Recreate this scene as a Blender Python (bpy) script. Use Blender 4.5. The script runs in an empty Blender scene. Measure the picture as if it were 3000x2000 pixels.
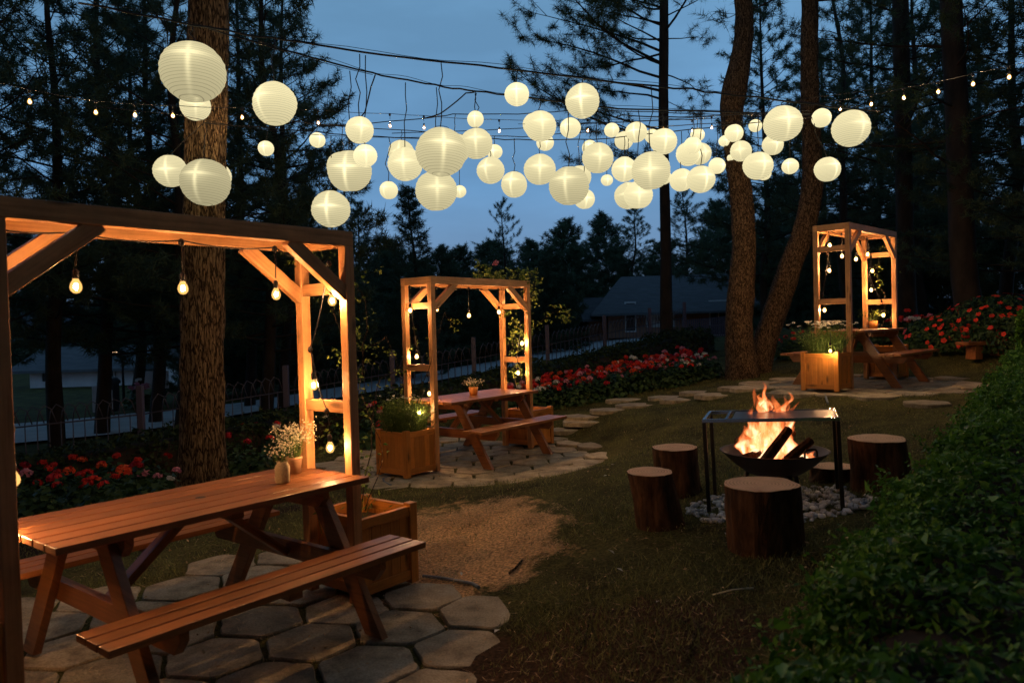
import bpy, bmesh, math, random
import numpy as np
from mathutils import Vector, Matrix, noise as mnoise
C = bpy.context.scene.collection
SC = bpy.context.scene
rnd = random.Random(7)
RG = np.random.default_rng(11)

# ------------------------------------------------------------------ camera, sky, sun, exposure
F, PITCH, ROLL, EYE = 2209.1, -0.0215, -0.0276, 1.6126
cp, sp, cr, sr = math.cos(PITCH), math.sin(PITCH), math.cos(ROLL), math.sin(ROLL)
cam = bpy.data.cameras.new('camera'); camo = bpy.data.objects.new('camera', cam); C.objects.link(camo)
right, fwd, up = Vector((1, 0, 0)), Vector((0, cp, sp)), Vector((0, -sp, cp))
ix, iu = right * cr + up * sr, up * cr - right * sr
M = Matrix((ix, iu, -fwd)).transposed().to_4x4(); M.translation = (0, 0, EYE)
camo.matrix_world = M
cam.sensor_width = 36; cam.lens = 36 * F / 3000; cam.clip_start = .05; cam.clip_end = 1500
cam.dof.use_dof = True; cam.dof.focus_distance = 8.0; cam.dof.aperture_fstop = 2.8
SC.camera = camo

w = bpy.data.worlds.new('World'); SC.world = w; w.use_nodes = True
nt = w.node_tree; nt.nodes.clear()
def N(t, ty, **kw):
    n = t.nodes.new(ty)
    for k, v in kw.items(): setattr(n, k, v)
    return n
sky = N(nt, 'ShaderNodeTexSky', sky_type='NISHITA', sun_disc=False)
sky.sun_elevation = math.radians(1.5); sky.sun_rotation = math.radians(200)
out = N(nt, 'ShaderNodeOutputWorld'); bg = N(nt, 'ShaderNodeBackground'); bg.inputs[1].default_value = 1.0
tc = N(nt, 'ShaderNodeTexCoord'); sepd = N(nt, 'ShaderNodeSeparateXYZ')
nt.links.new(tc.outputs['Generated'], sepd.inputs[0])
ramp = N(nt, 'ShaderNodeValToRGB')
e = ramp.color_ramp.elements
e[0].position = 0.0; e[0].color = (.20, .31, .50, 1)
e[1].position = 1.0; e[1].color = (.014, .030, .060, 1)
q = e.new(.18); q.color = (.150, .335, .60, 1)
q = e.new(.42); q.color = (.165, .365, .61, 1)
q = e.new(.58); q.color = (.06, .13, .23, 1)
nt.links.new(sepd.outputs[2], ramp.inputs[0])
mp = N(nt, 'ShaderNodeMapping'); mp.inputs['Scale'].default_value = (1.2, 1.2, 4.5)
nt.links.new(tc.outputs['Generated'], mp.inputs[0])
nz = N(nt, 'ShaderNodeTexNoise'); nz.inputs['Scale'].default_value = 2.2; nz.inputs['Detail'].default_value = 5
nt.links.new(mp.outputs[0], nz.inputs['Vector'])
mr = N(nt, 'ShaderNodeMapRange'); mr.inputs[1].default_value = .35; mr.inputs[2].default_value = .7
mr.inputs[3].default_value = .87; mr.inputs[4].default_value = 1.20
nt.links.new(nz.outputs[0], mr.inputs[0])
mul = N(nt, 'ShaderNodeVectorMath', operation='SCALE')
nt.links.new(ramp.outputs[0], mul.inputs[0]); nt.links.new(mr.outputs[0], mul.inputs['Scale'])
skm = N(nt, 'ShaderNodeVectorMath', operation='SCALE'); skm.inputs['Scale'].default_value = .05
nt.links.new(sky.outputs[0], skm.inputs[0])
add = N(nt, 'ShaderNodeMix', data_type='RGBA'); add.inputs[0].default_value = .12
nt.links.new(mul.outputs[0], add.inputs[6]); nt.links.new(skm.outputs[0], add.inputs[7])
nt.links.new(add.outputs[2], bg.inputs[0]); nt.links.new(bg.outputs[0], out.inputs[0])

sl = bpy.data.lights.new('sun', 'SUN'); sl.energy = .01; sl.angle = math.radians(20); sl.color = (1, .8, .65)
so = bpy.data.objects.new('sun', sl); C.objects.link(so); so.rotation_euler = (math.radians(88.5), 0, math.radians(-20))
SC.view_settings.view_transform = 'Standard'; SC.view_settings.look = 'None'
SC.view_settings.exposure = 0.0; SC.view_settings.gamma = 1.0
SC.cycles.use_denoising = True
SC.cycles.sample_clamp_indirect = 2.0; SC.cycles.sample_clamp_direct = 0
SC.cycles.max_bounces = 6; SC.cycles.diffuse_bounces = 3; SC.cycles.glossy_bounces = 3; SC.cycles.transparent_max_bounces = 12
SC.cycles.caustics_reflective = False; SC.cycles.caustics_refractive = False
SC.cycles.use_adaptive_sampling = False

# ------------------------------------------------------------------ where a point of the photograph (2352 wide) lies at a given distance
def ray(px, py):
    x0, y0 = px * 3000 / 2352 - 1500, py * 3000 / 2352 - 1000
    u, v = cr * x0 + sr * y0, -sr * x0 + cr * y0
    R, U = u / F, -v / F
    return Vector((R, cp - U * sp, sp + U * cp))
def at(px, py, Y):
    d = ray(px, py); return Vector((0, 0, EYE)) + d * (Y / d.y)
def px_w(n, Y): return n * 3000 / 2352 / F * Y      # size in metres of n pixels at depth Y

# ------------------------------------------------------------------ ground
CT = np.array([(-1.64, 3.78, 0), (-.5, 9.1, 0), (4.82, 10.5, .64), (1.31, 3.95, .33), (.86, 4.7, .26), (1.19, 5.5, .31),
               (2.57, 5.3, .36), (1.6, 5.2, .31), (-3.6, 8.9, -.12), (3.8, 12.6, .70), (3.7, 18, .72), (-4, 6.5, -.15), (0, 1, .12)])
A_ = np.c_[np.ones(len(CT)), CT[:, 0], CT[:, 1], CT[:, 0] * CT[:, 1]]
CO = np.linalg.lstsq(A_, CT[:, 2], rcond=None)[0]
SETS = {'N': (-1.6412, 3.7803, 0.0, .9085), 'M': (-.4965, 9.1059, 0.0, .9053), 'R': (4.8238, 10.4997, .6401, .7947)}
def ground(x, y):
    x = np.asarray(x, float); y = np.asarray(y, float)
    xc = np.clip(x, -7, 8); yc = np.clip(y, 0, 17)
    z = CO[0] + CO[1] * xc + CO[2] * yc + CO[3] * xc * yc
    for k, (sx, sy, sz, a) in SETS.items():
        d = np.hypot(x - sx, y - sy); t = np.clip((2.6 - d) / 1.4, 0, 1); t = t * t * (3 - 2 * t)
        z = z * (1 - t) + sz * t
    far = -.75 + np.clip(.085 * (x + 9), 0, 1.45)
    s = np.clip((y - (18 + .9 * x)) / 5 , 0, 1); s = s * s * (3 - 2 * s)
    s = np.where(x > 6, np.clip((y - 24) / 6, 0, 1), s)
    return z * (1 - s) + far * s
def gz(x, y): return float(ground(x, y))
def on_ground(px, py):
    d = ray(px, py); o = Vector((0, 0, EYE)); t = .5
    for i in range(4000):
        p = o + d * t
        if p.z < gz(p.x, p.y): break
        t += .01 + t * .002
    return Vector((p.x, p.y, gz(p.x, p.y)))

# ------------------------------------------------------------------ materials
def mat(name, base=(.5, .5, .5), rough=.6, metal=0., spec=.5):
    m = bpy.data.materials.new(name); m.use_nodes = True
    b = m.node_tree.nodes['Principled BSDF']
    b.inputs['Base Color'].default_value = (*base, 1); b.inputs['Roughness'].default_value = rough
    b.inputs['Metallic'].default_value = metal; b.inputs['Specular IOR Level'].default_value = spec
    return m, m.node_tree, b
def noisecol(t, b, coord, scale, cols, detail=6, bump=0., dist=.02, rough=None, vec=None, stretch=None):
    tc = N(t, 'ShaderNodeTexCoord'); src = tc.outputs[coord]
    if stretch:
        mp = N(t, 'ShaderNodeMapping'); mp.inputs['Scale'].default_value = stretch
        t.links.new(src, mp.inputs[0]); src = mp.outputs[0]
    n = N(t, 'ShaderNodeTexNoise'); n.inputs['Scale'].default_value = scale; n.inputs['Detail'].default_value = detail
    n.inputs['Roughness'].default_value = .62
    t.links.new(src, n.inputs['Vector'])
    r = N(t, 'ShaderNodeValToRGB'); el = r.color_ramp.elements
    el[0].position = .3; el[0].color = (*cols[0], 1); el[1].position = .7; el[1].color = (*cols[-1], 1)
    for i, c in enumerate(cols[1:-1]): x = el.new(.3 + .4 * (i + 1) / (len(cols) - 1)); x.color = (*c, 1)
    t.links.new(n.outputs[0], r.inputs[0]); t.links.new(r.outputs[0], b.inputs['Base Color'])
    if bump:
        bp = N(t, 'ShaderNodeBump'); bp.inputs['Strength'].default_value = bump; bp.inputs['Distance'].default_value = dist
        t.links.new(n.outputs[0], bp.inputs['Height']); t.links.new(bp.outputs[0], b.inputs['Normal'])
    return n, r
def wood(name, c0, c1, rough=.5, knots=True):
    m, t, b = mat(name, c1, rough)
    n, r = noisecol(t, b, 'UV', 6, [c0, tuple((a + 2 * q) / 3 for a, q in zip(c0, c1)), c1], bump=.12, dist=.003, stretch=(.35, 9, 1))
    if knots:
        tc = N(t, 'ShaderNodeTexCoord'); mp = N(t, 'ShaderNodeMapping'); mp.inputs['Scale'].default_value = (2.6, 9, 1)
        t.links.new(tc.outputs['UV'], mp.inputs[0])
        v = N(t, 'ShaderNodeTexVoronoi'); v.inputs['Scale'].default_value = 1.0; t.links.new(mp.outputs[0], v.inputs['Vector'])
        k = N(t, 'ShaderNodeMapRange'); k.inputs[1].default_value = .05; k.inputs[2].default_value = .19
        k.inputs[3].default_value = .28; k.inputs[4].default_value = 1
        t.links.new(v.outputs['Distance'], k.inputs[0])
        # per-board tone
        at_ = N(t, 'ShaderNodeAttribute', attribute_name='tone')
        tr = N(t, 'ShaderNodeMapRange'); tr.inputs[3].default_value = .72; tr.inputs[4].default_value = 1.15; t.links.new(at_.outputs['Fac'], tr.inputs[0])
        mm = N(t, 'ShaderNodeMath', operation='MULTIPLY'); t.links.new(k.outputs[0], mm.inputs[0]); t.links.new(tr.outputs[0], mm.inputs[1])
        wn = N(t, 'ShaderNodeTexNoise'); wn.inputs['Scale'].default_value = 2.2; wn.inputs['Detail'].default_value = 7; wn.inputs['Roughness'].default_value = .7; t.links.new(tc.outputs['Object'], wn.inputs['Vector'])
        wr = N(t, 'ShaderNodeMapRange'); wr.inputs[1].default_value = .32; wr.inputs[2].default_value = .62; wr.inputs[3].default_value = .62; wr.inputs[4].default_value = 1.08; t.links.new(wn.outputs[0], wr.inputs[0])
        m3 = N(t, 'ShaderNodeMath', operation='MULTIPLY'); t.links.new(mm.outputs[0], m3.inputs[0]); t.links.new(wr.outputs[0], m3.inputs[1])
        s = N(t, 'ShaderNodeVectorMath', operation='SCALE'); t.links.new(r.outputs[0], s.inputs[0]); t.links.new(m3.outputs[0], s.inputs['Scale'])
        t.links.new(s.outputs[0], b.inputs['Base Color'])
    return m
MT = {}
MT['pine'] = wood('pine_timber', (.46, .19, .065), (.76, .38, .155), .5)
MT['table'] = wood('stained_table_wood', (.19, .066, .020), (.37, .140, .046), .34)
MT['planter'] = wood('planter_wood', (.50, .165, .022), (.72, .275, .048), .5)
def bark(name, cols, scale, bump, stretch):
    m, t, b = mat(name, cols[0], .9, spec=.2); noisecol(t, b, 'Object', scale, cols, 8, bump, .05, stretch=stretch); return m
MT['bark_big'] = bark('old_pine_bark', [(.02, .012, .007), (.10, .062, .032), (.34, .23, .12)], 13, 1.0, (1, 1, .16))
MT['bark'] = bark('pine_bark', [(.03, .02, .013), (.10, .065, .04), (.22, .15, .095)], 10, .6, (1, 1, .35))
MT['bark_dark'] = bark('far_bark', [(.018, .014, .011), (.05, .037, .028)], 6, .3, (1, 1, .4))
MT['stump_bark'] = bark('stump_bark', [(.016, .009, .005), (.085, .042, .02), (.17, .085, .042)], 18, 1.0, (1, 1, .25))
def plated(name, cols, sc_, stretch, bump):
    m, t, b = mat(name, cols[0], .92, spec=.15); tc = N(t, 'ShaderNodeTexCoord'); mp = N(t, 'ShaderNodeMapping'); mp.inputs['Scale'].default_value = stretch; t.links.new(tc.outputs['Object'], mp.inputs[0])
    nz = N(t, 'ShaderNodeTexNoise'); nz.inputs['Scale'].default_value = sc_ * .8; nz.inputs['Detail'].default_value = 6; t.links.new(mp.outputs[0], nz.inputs['Vector'])
    mx = N(t, 'ShaderNodeMix', data_type='VECTOR'); mx.inputs[0].default_value = .12; t.links.new(mp.outputs[0], mx.inputs[4]); t.links.new(nz.outputs['Color'], mx.inputs[5])
    v = N(t, 'ShaderNodeTexVoronoi', feature='DISTANCE_TO_EDGE'); v.inputs['Scale'].default_value = sc_; t.links.new(mx.outputs[1], v.inputs['Vector'])
    n2 = N(t, 'ShaderNodeTexNoise'); n2.inputs['Scale'].default_value = sc_ * 3; n2.inputs['Detail'].default_value = 8; n2.inputs['Roughness'].default_value = .7; t.links.new(mp.outputs[0], n2.inputs['Vector'])
    a = N(t, 'ShaderNodeMapRange'); a.inputs[1].default_value = 0; a.inputs[2].default_value = .16; t.links.new(v.outputs[0], a.inputs[0])
    c = N(t, 'ShaderNodeMapRange'); c.inputs[1].default_value = .32; c.inputs[2].default_value = .68; c.inputs[3].default_value = .25; t.links.new(n2.outputs[0], c.inputs[0])
    h = N(t, 'ShaderNodeMath', operation='MULTIPLY'); t.links.new(a.outputs[0], h.inputs[0]); t.links.new(c.outputs[0], h.inputs[1])
    r = N(t, 'ShaderNodeValToRGB'); el = r.color_ramp.elements; el[0].position = .05; el[0].color = (*cols[0], 1); el[1].position = .85; el[1].color = (*cols[2], 1); x = el.new(.4); x.color = (*cols[1], 1)
    t.links.new(h.outputs[0], r.inputs[0]); t.links.new(r.outputs[0], b.inputs['Base Color'])
    bp = N(t, 'ShaderNodeBump'); bp.inputs['Strength'].default_value = bump; bp.inputs['Distance'].default_value = .04; t.links.new(h.outputs[0], bp.inputs['Height']); t.links.new(bp.outputs[0], b.inputs['Normal']); return m
MT['bark_big'] = plated('old_pine_bark', [(.022, .014, .008), (.17, .108, .06), (.46, .33, .19)], 24, (1, 1, .17), 1.0)
MT['bark'] = plated('pine_bark', [(.022, .014, .009), (.115, .076, .046), (.28, .20, .125)], 30, (1, 1, .30), .9)
def leafm(name, cols, rough=.55, trans=.25):
    m, t, b = mat(name, cols[0], rough, spec=.25)
    a = N(t, 'ShaderNodeAttribute', attribute_name='tone')
    r = N(t, 'ShaderNodeValToRGB'); el = r.color_ramp.elements
    el[0].color = (*cols[0], 1); el[1].color = (*cols[1], 1)
    t.links.new(a.outputs['Fac'], r.inputs[0]); t.links.new(r.outputs[0], b.inputs['Base Color'])
    tr = N(t, 'ShaderNodeBsdfTranslucent'); t.links.new(r.outputs[0], tr.inputs[0])
    mx = N(t, 'ShaderNodeMixShader'); mx.inputs[0].default_value = trans
    o = t.nodes['Material Output']; t.links.new(b.outputs[0], mx.inputs[1]); t.links.new(tr.outputs[0], mx.inputs[2]); t.links.new(mx.outputs[0], o.inputs[0])
    return m
MT['needle'] = leafm('pine_needles', ((.022, .042, .020), (.085, .13, .05)))
MT['needle_far'] = leafm('far_needles', ((.032, .058, .036), (.095, .145, .075)))
MT['hedge'] = leafm('hedge_leaves', ((.035, .11, .018), (.17, .38, .05)), .45)
MT['hedge_dark'] = leafm('dark_hedge_leaves', ((.015, .030, .012), (.045, .075, .024)))
MT['geranium'] = leafm('geranium_leaves', ((.02, .05, .02), (.05, .10, .03)))
MT['vine'] = leafm('rose_leaves', ((.07, .13, .025), (.24, .30, .07)))
MT['herb'] = leafm('herb_stems', ((.05, .10, .02), (.17, .24, .06)))
MT['dry'] = leafm('dry_grass', ((.06, .075, .018), (.36, .35, .11)))
for k, c in dict(red=((.50, .012, .010), (.75, .05, .03)), orange=((.62, .05, .015), (.80, .13, .04)), pink=((.55, .14, .22), (.72, .34, .42)), white=((.55, .55, .50), (.8, .8, .76)), crimson=((.38, .008, .02), (.55, .03, .05)), imp=((.58, .022, .012), (.82, .075, .03)), gyp=((.45, .40, .28), (.75, .68, .5)), daisy=((.6, .58, .5), (.8, .78, .7))).items():
    MT['fl_' + k] = leafm('petal_' + k, c, .6, .3)
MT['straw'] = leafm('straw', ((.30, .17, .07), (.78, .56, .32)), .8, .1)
MT['cable'] = mat('black_cable', (.012, .012, .014), .5)[0]
MT['steel'] = mat('polished_steel', (.42, .42, .44), .22, 1.0)[0]
MT['griddle'] = mat('griddle_steel', (.10, .10, .105), .3, .9)[0]
MT['steel_dark'] = mat('blackened_steel', (.03, .028, .026), .45, .6)[0]
MT['iron'] = mat('blackened_iron', (.045, .03, .024), .55, .5)[0]
MT['fence'] = mat('fence_iron', (.06, .055, .075), .55)[0]
MT['fencepost'] = mat('lavender_post', (.085, .075, .12), .6)[0]
MT['hose'] = mat('grey_pipe', (.16, .19, .23), .5)[0]
m, t, b = mat('roof_shingle', (.10, .11, .125), .8); noisecol(t, b, 'Object', 3, [(.065, .072, .08), (.125, .135, .15)], stretch=(.6, .6, 6)); MT['roof'] = m
m, t, b = mat('white_wall', (.55, .55, .56), .8); noisecol(t, b, 'Object', 1.5, [(.50, .52, .55), (.70, .70, .72)]); MT['whitewall'] = m
m, t, b = mat('brown_wall', (.14, .075, .05), .8); noisecol(t, b, 'Object', 2, [(.22, .11, .075), (.36, .19, .13)], stretch=(5, 5, .4)); MT['brownwall'] = m
MT['glass'] = mat('window_glass', (.05, .06, .07), .08)[0]
MT['dark'] = mat('dark_paint', (.02, .02, .022), .6)[0]
m, t, b = mat('asphalt', (.17, .18, .19), .85); noisecol(t, b, 'Object', 2, [(.50, .52, .53), (.66, .68, .69)], 8); MT['asphalt'] = m
m, t, b = mat('soil', (.05, .03, .018), .95); noisecol(t, b, 'Object', 18, [(.025, .015, .01), (.07, .045, .027)], bump=.6); MT['soil'] = m
m, t, b = mat('burlap', (.34, .25, .14), .9); noisecol(t, b, 'Object', 180, [(.22, .16, .09), (.42, .32, .19)], bump=.4, dist=.002, stretch=(1, 1, .4)); MT['burlap'] = m
m, t, b = mat('terracotta', (.42, .23, .12), .8); noisecol(t, b, 'Object', 20, [(.35, .19, .10), (.5, .28, .15)], stretch=(1, 1, 5)); MT['terracotta'] = m
m, t, b = mat('pebble', (.45, .46, .47), .6)
a = N(t, 'ShaderNodeAttribute', attribute_name='tone'); r = N(t, 'ShaderNodeValToRGB'); r.color_ramp.elements[0].color = (.42, .42, .43, 1); r.color_ramp.elements[1].color = (.82, .83, .85, 1)
t.links.new(a.outputs['Fac'], r.inputs[0]); t.links.new(r.outputs[0], b.inputs['Base Color']); MT['pebble'] = m
# stone: pale beige, tone per slab, stained and pitted
m, t, b = mat('paving_stone', (.3, .26, .19), .85)
n, r = noisecol(t, b, 'Object', 7, [(.21, .17, .11), (.47, .39, .26), (.62, .53, .38)], 12, .7, .02)
n2 = N(t, 'ShaderNodeTexNoise'); n2.inputs['Scale'].default_value = 90; n2.inputs['Detail'].default_value = 3
tc = N(t, 'ShaderNodeTexCoord'); t.links.new(tc.outputs['Object'], n2.inputs['Vector'])
a = N(t, 'ShaderNodeAttribute', attribute_name='tone'); tr = N(t, 'ShaderNodeMapRange'); tr.inputs[3].default_value = .7; tr.inputs[4].default_value = 1.1
t.links.new(a.outputs['Fac'], tr.inputs[0])
k2 = N(t, 'ShaderNodeMapRange'); k2.inputs[1].default_value = .3; k2.inputs[2].default_value = .6; k2.inputs[3].default_value = .6; t.links.new(n2.outputs[0], k2.inputs[0])
mm = N(t, 'ShaderNodeMath', operation='MULTIPLY'); t.links.new(tr.outputs[0], mm.inputs[0]); t.links.new(k2.outputs[0], mm.inputs[1])
s = N(t, 'ShaderNodeVectorMath', operation='SCALE'); t.links.new(r.outputs[0], s.inputs[0]); t.links.new(mm.outputs[0], s.inputs['Scale']); t.links.new(s.outputs[0], b.inputs['Base Color'])
MT['stone'] = m
# end grain of the log stools: rings around the centre
m, t, b = mat('cut_log', (.4, .22, .12), .75)
tc = N(t, 'ShaderNodeTexCoord'); wv = N(t, 'ShaderNodeTexWave', wave_type='RINGS', rings_direction='Z'); wv.inputs['Scale'].default_value = 16; wv.inputs['Distortion'].default_value = 3; wv.inputs['Detail'].default_value = 3; wv.inputs['Detail Scale'].default_value = 1.2
t.links.new(tc.outputs['Object'], wv.inputs['Vector'])
nn = N(t, 'ShaderNodeTexNoise'); nn.inputs['Scale'].default_value = 9; t.links.new(tc.outputs['Object'], nn.inputs['Vector'])
mx = N(t, 'ShaderNodeMath', operation='MULTIPLY_ADD'); mx.inputs[1].default_value = .5; t.links.new(wv.outputs['Fac'], mx.inputs[0]); t.links.new(nn.outputs[0], mx.inputs[2])
r = N(t, 'ShaderNodeValToRGB'); r.color_ramp.elements[0].position = .35; r.color_ramp.elements[0].color = (.46, .21, .095, 1); r.color_ramp.elements[1].position = .85; r.color_ramp.elements[1].color = (.80, .47, .25, 1)
t.links.new(mx.outputs[0], r.inputs[0]); t.links.new(r.outputs[0], b.inputs['Base Color']); MT['endgrain'] = m
# ground: dry brown-green turf, a straw-coloured patch and bare soil, all by world position
m, t, b = mat('turf', (.06, .05, .02), .95, spec=.1)
n, r = noisecol(t, b, 'Object', 2.2, [(.035, .030, .010), (.078, .074, .022), (.12, .115, .034)], 10)
tc = N(t, 'ShaderNodeTexCoord')
fine = N(t, 'ShaderNodeTexNoise'); fine.inputs['Scale'].default_value = 55; fine.inputs['Detail'].default_value = 6; t.links.new(tc.outputs['Object'], fine.inputs['Vector'])
fr = N(t, 'ShaderNodeMapRange'); fr.inputs[1].default_value = .3; fr.inputs[2].default_value = .7; fr.inputs[3].default_value = .35; fr.inputs[4].default_value = 1.7; t.links.new(fine.outputs[0], fr.inputs[0])
def blob(cx, cy, rx, ry, wob):
    mp = N(t, 'ShaderNodeMapping'); mp.inputs['Location'].default_value = (-cx / rx, -cy / ry, 0); mp.inputs['Scale'].default_value = (1 / rx, 1 / ry, 0)
    t.links.new(tc.outputs['Object'], mp.inputs[0])
    nn = N(t, 'ShaderNodeTexNoise'); nn.inputs['Scale'].default_value = 3.6; nn.inputs['Detail'].default_value = 9; nn.inputs['Roughness'].default_value = .68; t.links.new(tc.outputs['Object'], nn.inputs['Vector'])
    ln = N(t, 'ShaderNodeVectorMath', operation='LENGTH'); t.links.new(mp.outputs[0], ln.inputs[0])
    ad = N(t, 'ShaderNodeMath', operation='MULTIPLY_ADD'); ad.inputs[1].default_value = wob; t.links.new(nn.outputs[0], ad.inputs[0]); t.links.new(ln.outputs['Value'], ad.inputs[2])
    mr = N(t, 'ShaderNodeMapRange'); mr.inputs[1].default_value = .85 + wob / 2; mr.inputs[2].default_value = 1.1 + wob / 2; mr.inputs[3].default_value = 1; mr.inputs[4].default_value = 0
    t.links.new(ad.outputs[0], mr.inputs[0]); return mr.outputs[0]
col = r.outputs[0]
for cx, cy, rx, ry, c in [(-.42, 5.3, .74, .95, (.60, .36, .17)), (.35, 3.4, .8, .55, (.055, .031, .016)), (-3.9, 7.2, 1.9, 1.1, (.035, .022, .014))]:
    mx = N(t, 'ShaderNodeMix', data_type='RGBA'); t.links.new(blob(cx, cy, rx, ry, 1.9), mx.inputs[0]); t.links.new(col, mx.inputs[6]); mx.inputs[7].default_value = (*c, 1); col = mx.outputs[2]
s = N(t, 'ShaderNodeVectorMath', operation='SCALE'); t.links.new(col, s.inputs[0]); t.links.new(fr.outputs[0], s.inputs['Scale']); t.links.new(s.outputs[0], b.inputs['Base Color'])
bp = N(t, 'ShaderNodeBump'); bp.inputs['Strength'].default_value = .9; bp.inputs['Distance'].default_value = .03; t.links.new(fine.outputs[0], bp.inputs['Height']); t.links.new(bp.outputs[0], b.inputs['Normal'])
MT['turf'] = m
m, t, b = mat('far_hills', (.05, .06, .08), .95); noisecol(t, b, 'Object', .12, [(.03, .04, .05), (.08, .08, .11)]); MT['hills'] = m
def emit(name, col, s):
    m = bpy.data.materials.new(name); m.use_nodes = True; t = m.node_tree; t.nodes.clear()
    o = N(t, 'ShaderNodeOutputMaterial'); e = N(t, 'ShaderNodeEmission'); e.inputs[0].default_value = (*col, 1); e.inputs[1].default_value = s
    t.links.new(e.outputs[0], o.inputs[0]); return m
def glass_bulb(name, col, s, tr):
    m = bpy.data.materials.new(name); m.use_nodes = True; t = m.node_tree; t.nodes.clear(); o = N(t, 'ShaderNodeOutputMaterial')
    e = N(t, 'ShaderNodeEmission'); e.inputs[0].default_value = (*col, 1); e.inputs[1].default_value = s; tp = N(t, 'ShaderNodeBsdfTransparent'); mx = N(t, 'ShaderNodeMixShader'); mx.inputs[0].default_value = tr
    t.links.new(e.outputs[0], mx.inputs[1]); t.links.new(tp.outputs[0], mx.inputs[2]); t.links.new(mx.outputs[0], o.inputs[0]); return m
MT['bulb'] = glass_bulb('bulb_glass', (1.0, .52, .14), 2.2, .6)
MT['filament'] = emit('filament_glow', (1.0, .52, .21), 2800)
MT['filament_small'] = emit('filament_glow_small', (1.0, .62, .29), 3200)
MT['ember'] = emit('ember_glow', (1.0, .18, .03), 3.0)
MT['lamp_core'] = emit('lantern_lamp', (1.0, .95, .66), 3.2)
# lantern paper: glows, ribs of wire show as faint darker rings, its glow painted dimmer towards the bottom
m = bpy.data.materials.new('lantern_paper'); m.use_nodes = True; t = m.node_tree; t.nodes.clear()
o = N(t, 'ShaderNodeOutputMaterial'); em = N(t, 'ShaderNodeEmission'); tp = N(t, 'ShaderNodeBsdfTransparent'); mx = N(t, 'ShaderNodeMixShader'); mx.inputs[0].default_value = .16
oi = N(t, 'ShaderNodeObjectInfo'); tc = N(t, 'ShaderNodeTexCoord'); sx = N(t, 'ShaderNodeSeparateXYZ'); t.links.new(tc.outputs['Object'], sx.inputs[0])
wv = N(t, 'ShaderNodeMath', operation='MULTIPLY'); wv.inputs[1].default_value = 2 * math.pi * 22; t.links.new(sx.outputs[2], wv.inputs[0])
sn = N(t, 'ShaderNodeMath', operation='COSINE'); t.links.new(wv.outputs[0], sn.inputs[0])
rb = N(t, 'ShaderNodeMapRange'); rb.inputs[1].default_value = .86; rb.inputs[2].default_value = 1.0; rb.inputs[3].default_value = 1.0; rb.inputs[4].default_value = .50; t.links.new(sn.outputs[0], rb.inputs[0])
hz = N(t, 'ShaderNodeMapRange'); hz.inputs[1].default_value = -.5; hz.inputs[2].default_value = .25; hz.inputs[3].default_value = .72; hz.inputs[4].default_value = 1.04; t.links.new(sx.outputs[2], hz.inputs[0])
m1 = N(t, 'ShaderNodeMath', operation='MULTIPLY'); t.links.new(rb.outputs[0], m1.inputs[0]); t.links.new(hz.outputs[0], m1.inputs[1])
sc_ = N(t, 'ShaderNodeSeparateColor'); t.links.new(oi.outputs['Color'], sc_.inputs[0])
m2 = N(t, 'ShaderNodeMath', operation='MULTIPLY'); t.links.new(m1.outputs[0], m2.inputs[0]); t.links.new(sc_.outputs[0], m2.inputs[1])
# upright and level light streaks with a halo, painted into the paper's glow
def gauss(src, mu, sg):
    a = N(t, 'ShaderNodeMath', operation='SUBTRACT'); a.inputs[1].default_value = mu; t.links.new(src, a.inputs[0])
    b = N(t, 'ShaderNodeMath', operation='MULTIPLY'); t.links.new(a.outputs[0], b.inputs[0]); t.links.new(a.outputs[0], b.inputs[1])
    c = N(t, 'ShaderNodeMath', operation='MULTIPLY'); c.inputs[1].default_value = -1 / (sg * sg); t.links.new(b.outputs[0], c.inputs[0])
    e = N(t, 'ShaderNodeMath', operation='EXPONENT'); t.links.new(c.outputs[0], e.inputs[0]); return e.outputs[0]
def mulp(a, b):
    n = N(t, 'ShaderNodeMath', operation='MULTIPLY'); t.links.new(a, n.inputs[0]); t.links.new(b, n.inputs[1]); return n.outputs[0]
zo = N(t, 'ShaderNodeMath', operation='SUBTRACT'); t.links.new(sx.outputs[2], zo.inputs[0]); z0_ = N(t, 'ShaderNodeMath', operation='SUBTRACT'); z0_.inputs[1].default_value = .2; t.links.new(sc_.outputs[2], z0_.inputs[0]); t.links.new(z0_.outputs[0], zo.inputs[1])
v1 = mulp(gauss(sx.outputs[0], 0, .04), gauss(sx.outputs[2], .02, .34)); h1 = mulp(gauss(zo.outputs[0], 0, .038), gauss(sx.outputs[0], 0, .27))
ad = N(t, 'ShaderNodeMath', operation='MAXIMUM'); t.links.new(v1, ad.inputs[0]); t.links.new(h1, ad.inputs[1])
hal = mulp(gauss(sx.outputs[0], 0, .20), gauss(zo.outputs[0], 0, .17))
a3 = N(t, 'ShaderNodeMath', operation='MULTIPLY_ADD'); t.links.new(sc_.outputs[1], a3.inputs[1]); t.links.new(ad.outputs[0], a3.inputs[0])
a4 = N(t, 'ShaderNodeMath', operation='MULTIPLY_ADD'); a4.inputs[1].default_value = .26; t.links.new(hal, a4.inputs[0]); t.links.new(m2.outputs[0], a4.inputs[2]); t.links.new(a4.outputs[0], a3.inputs[2])
em.inputs[0].default_value = (1.0, .88, .50, 1); t.links.new(a3.outputs[0], em.inputs[1])
t.links.new(em.outputs[0], o.inputs[0])
MT['paper'] = m
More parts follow.
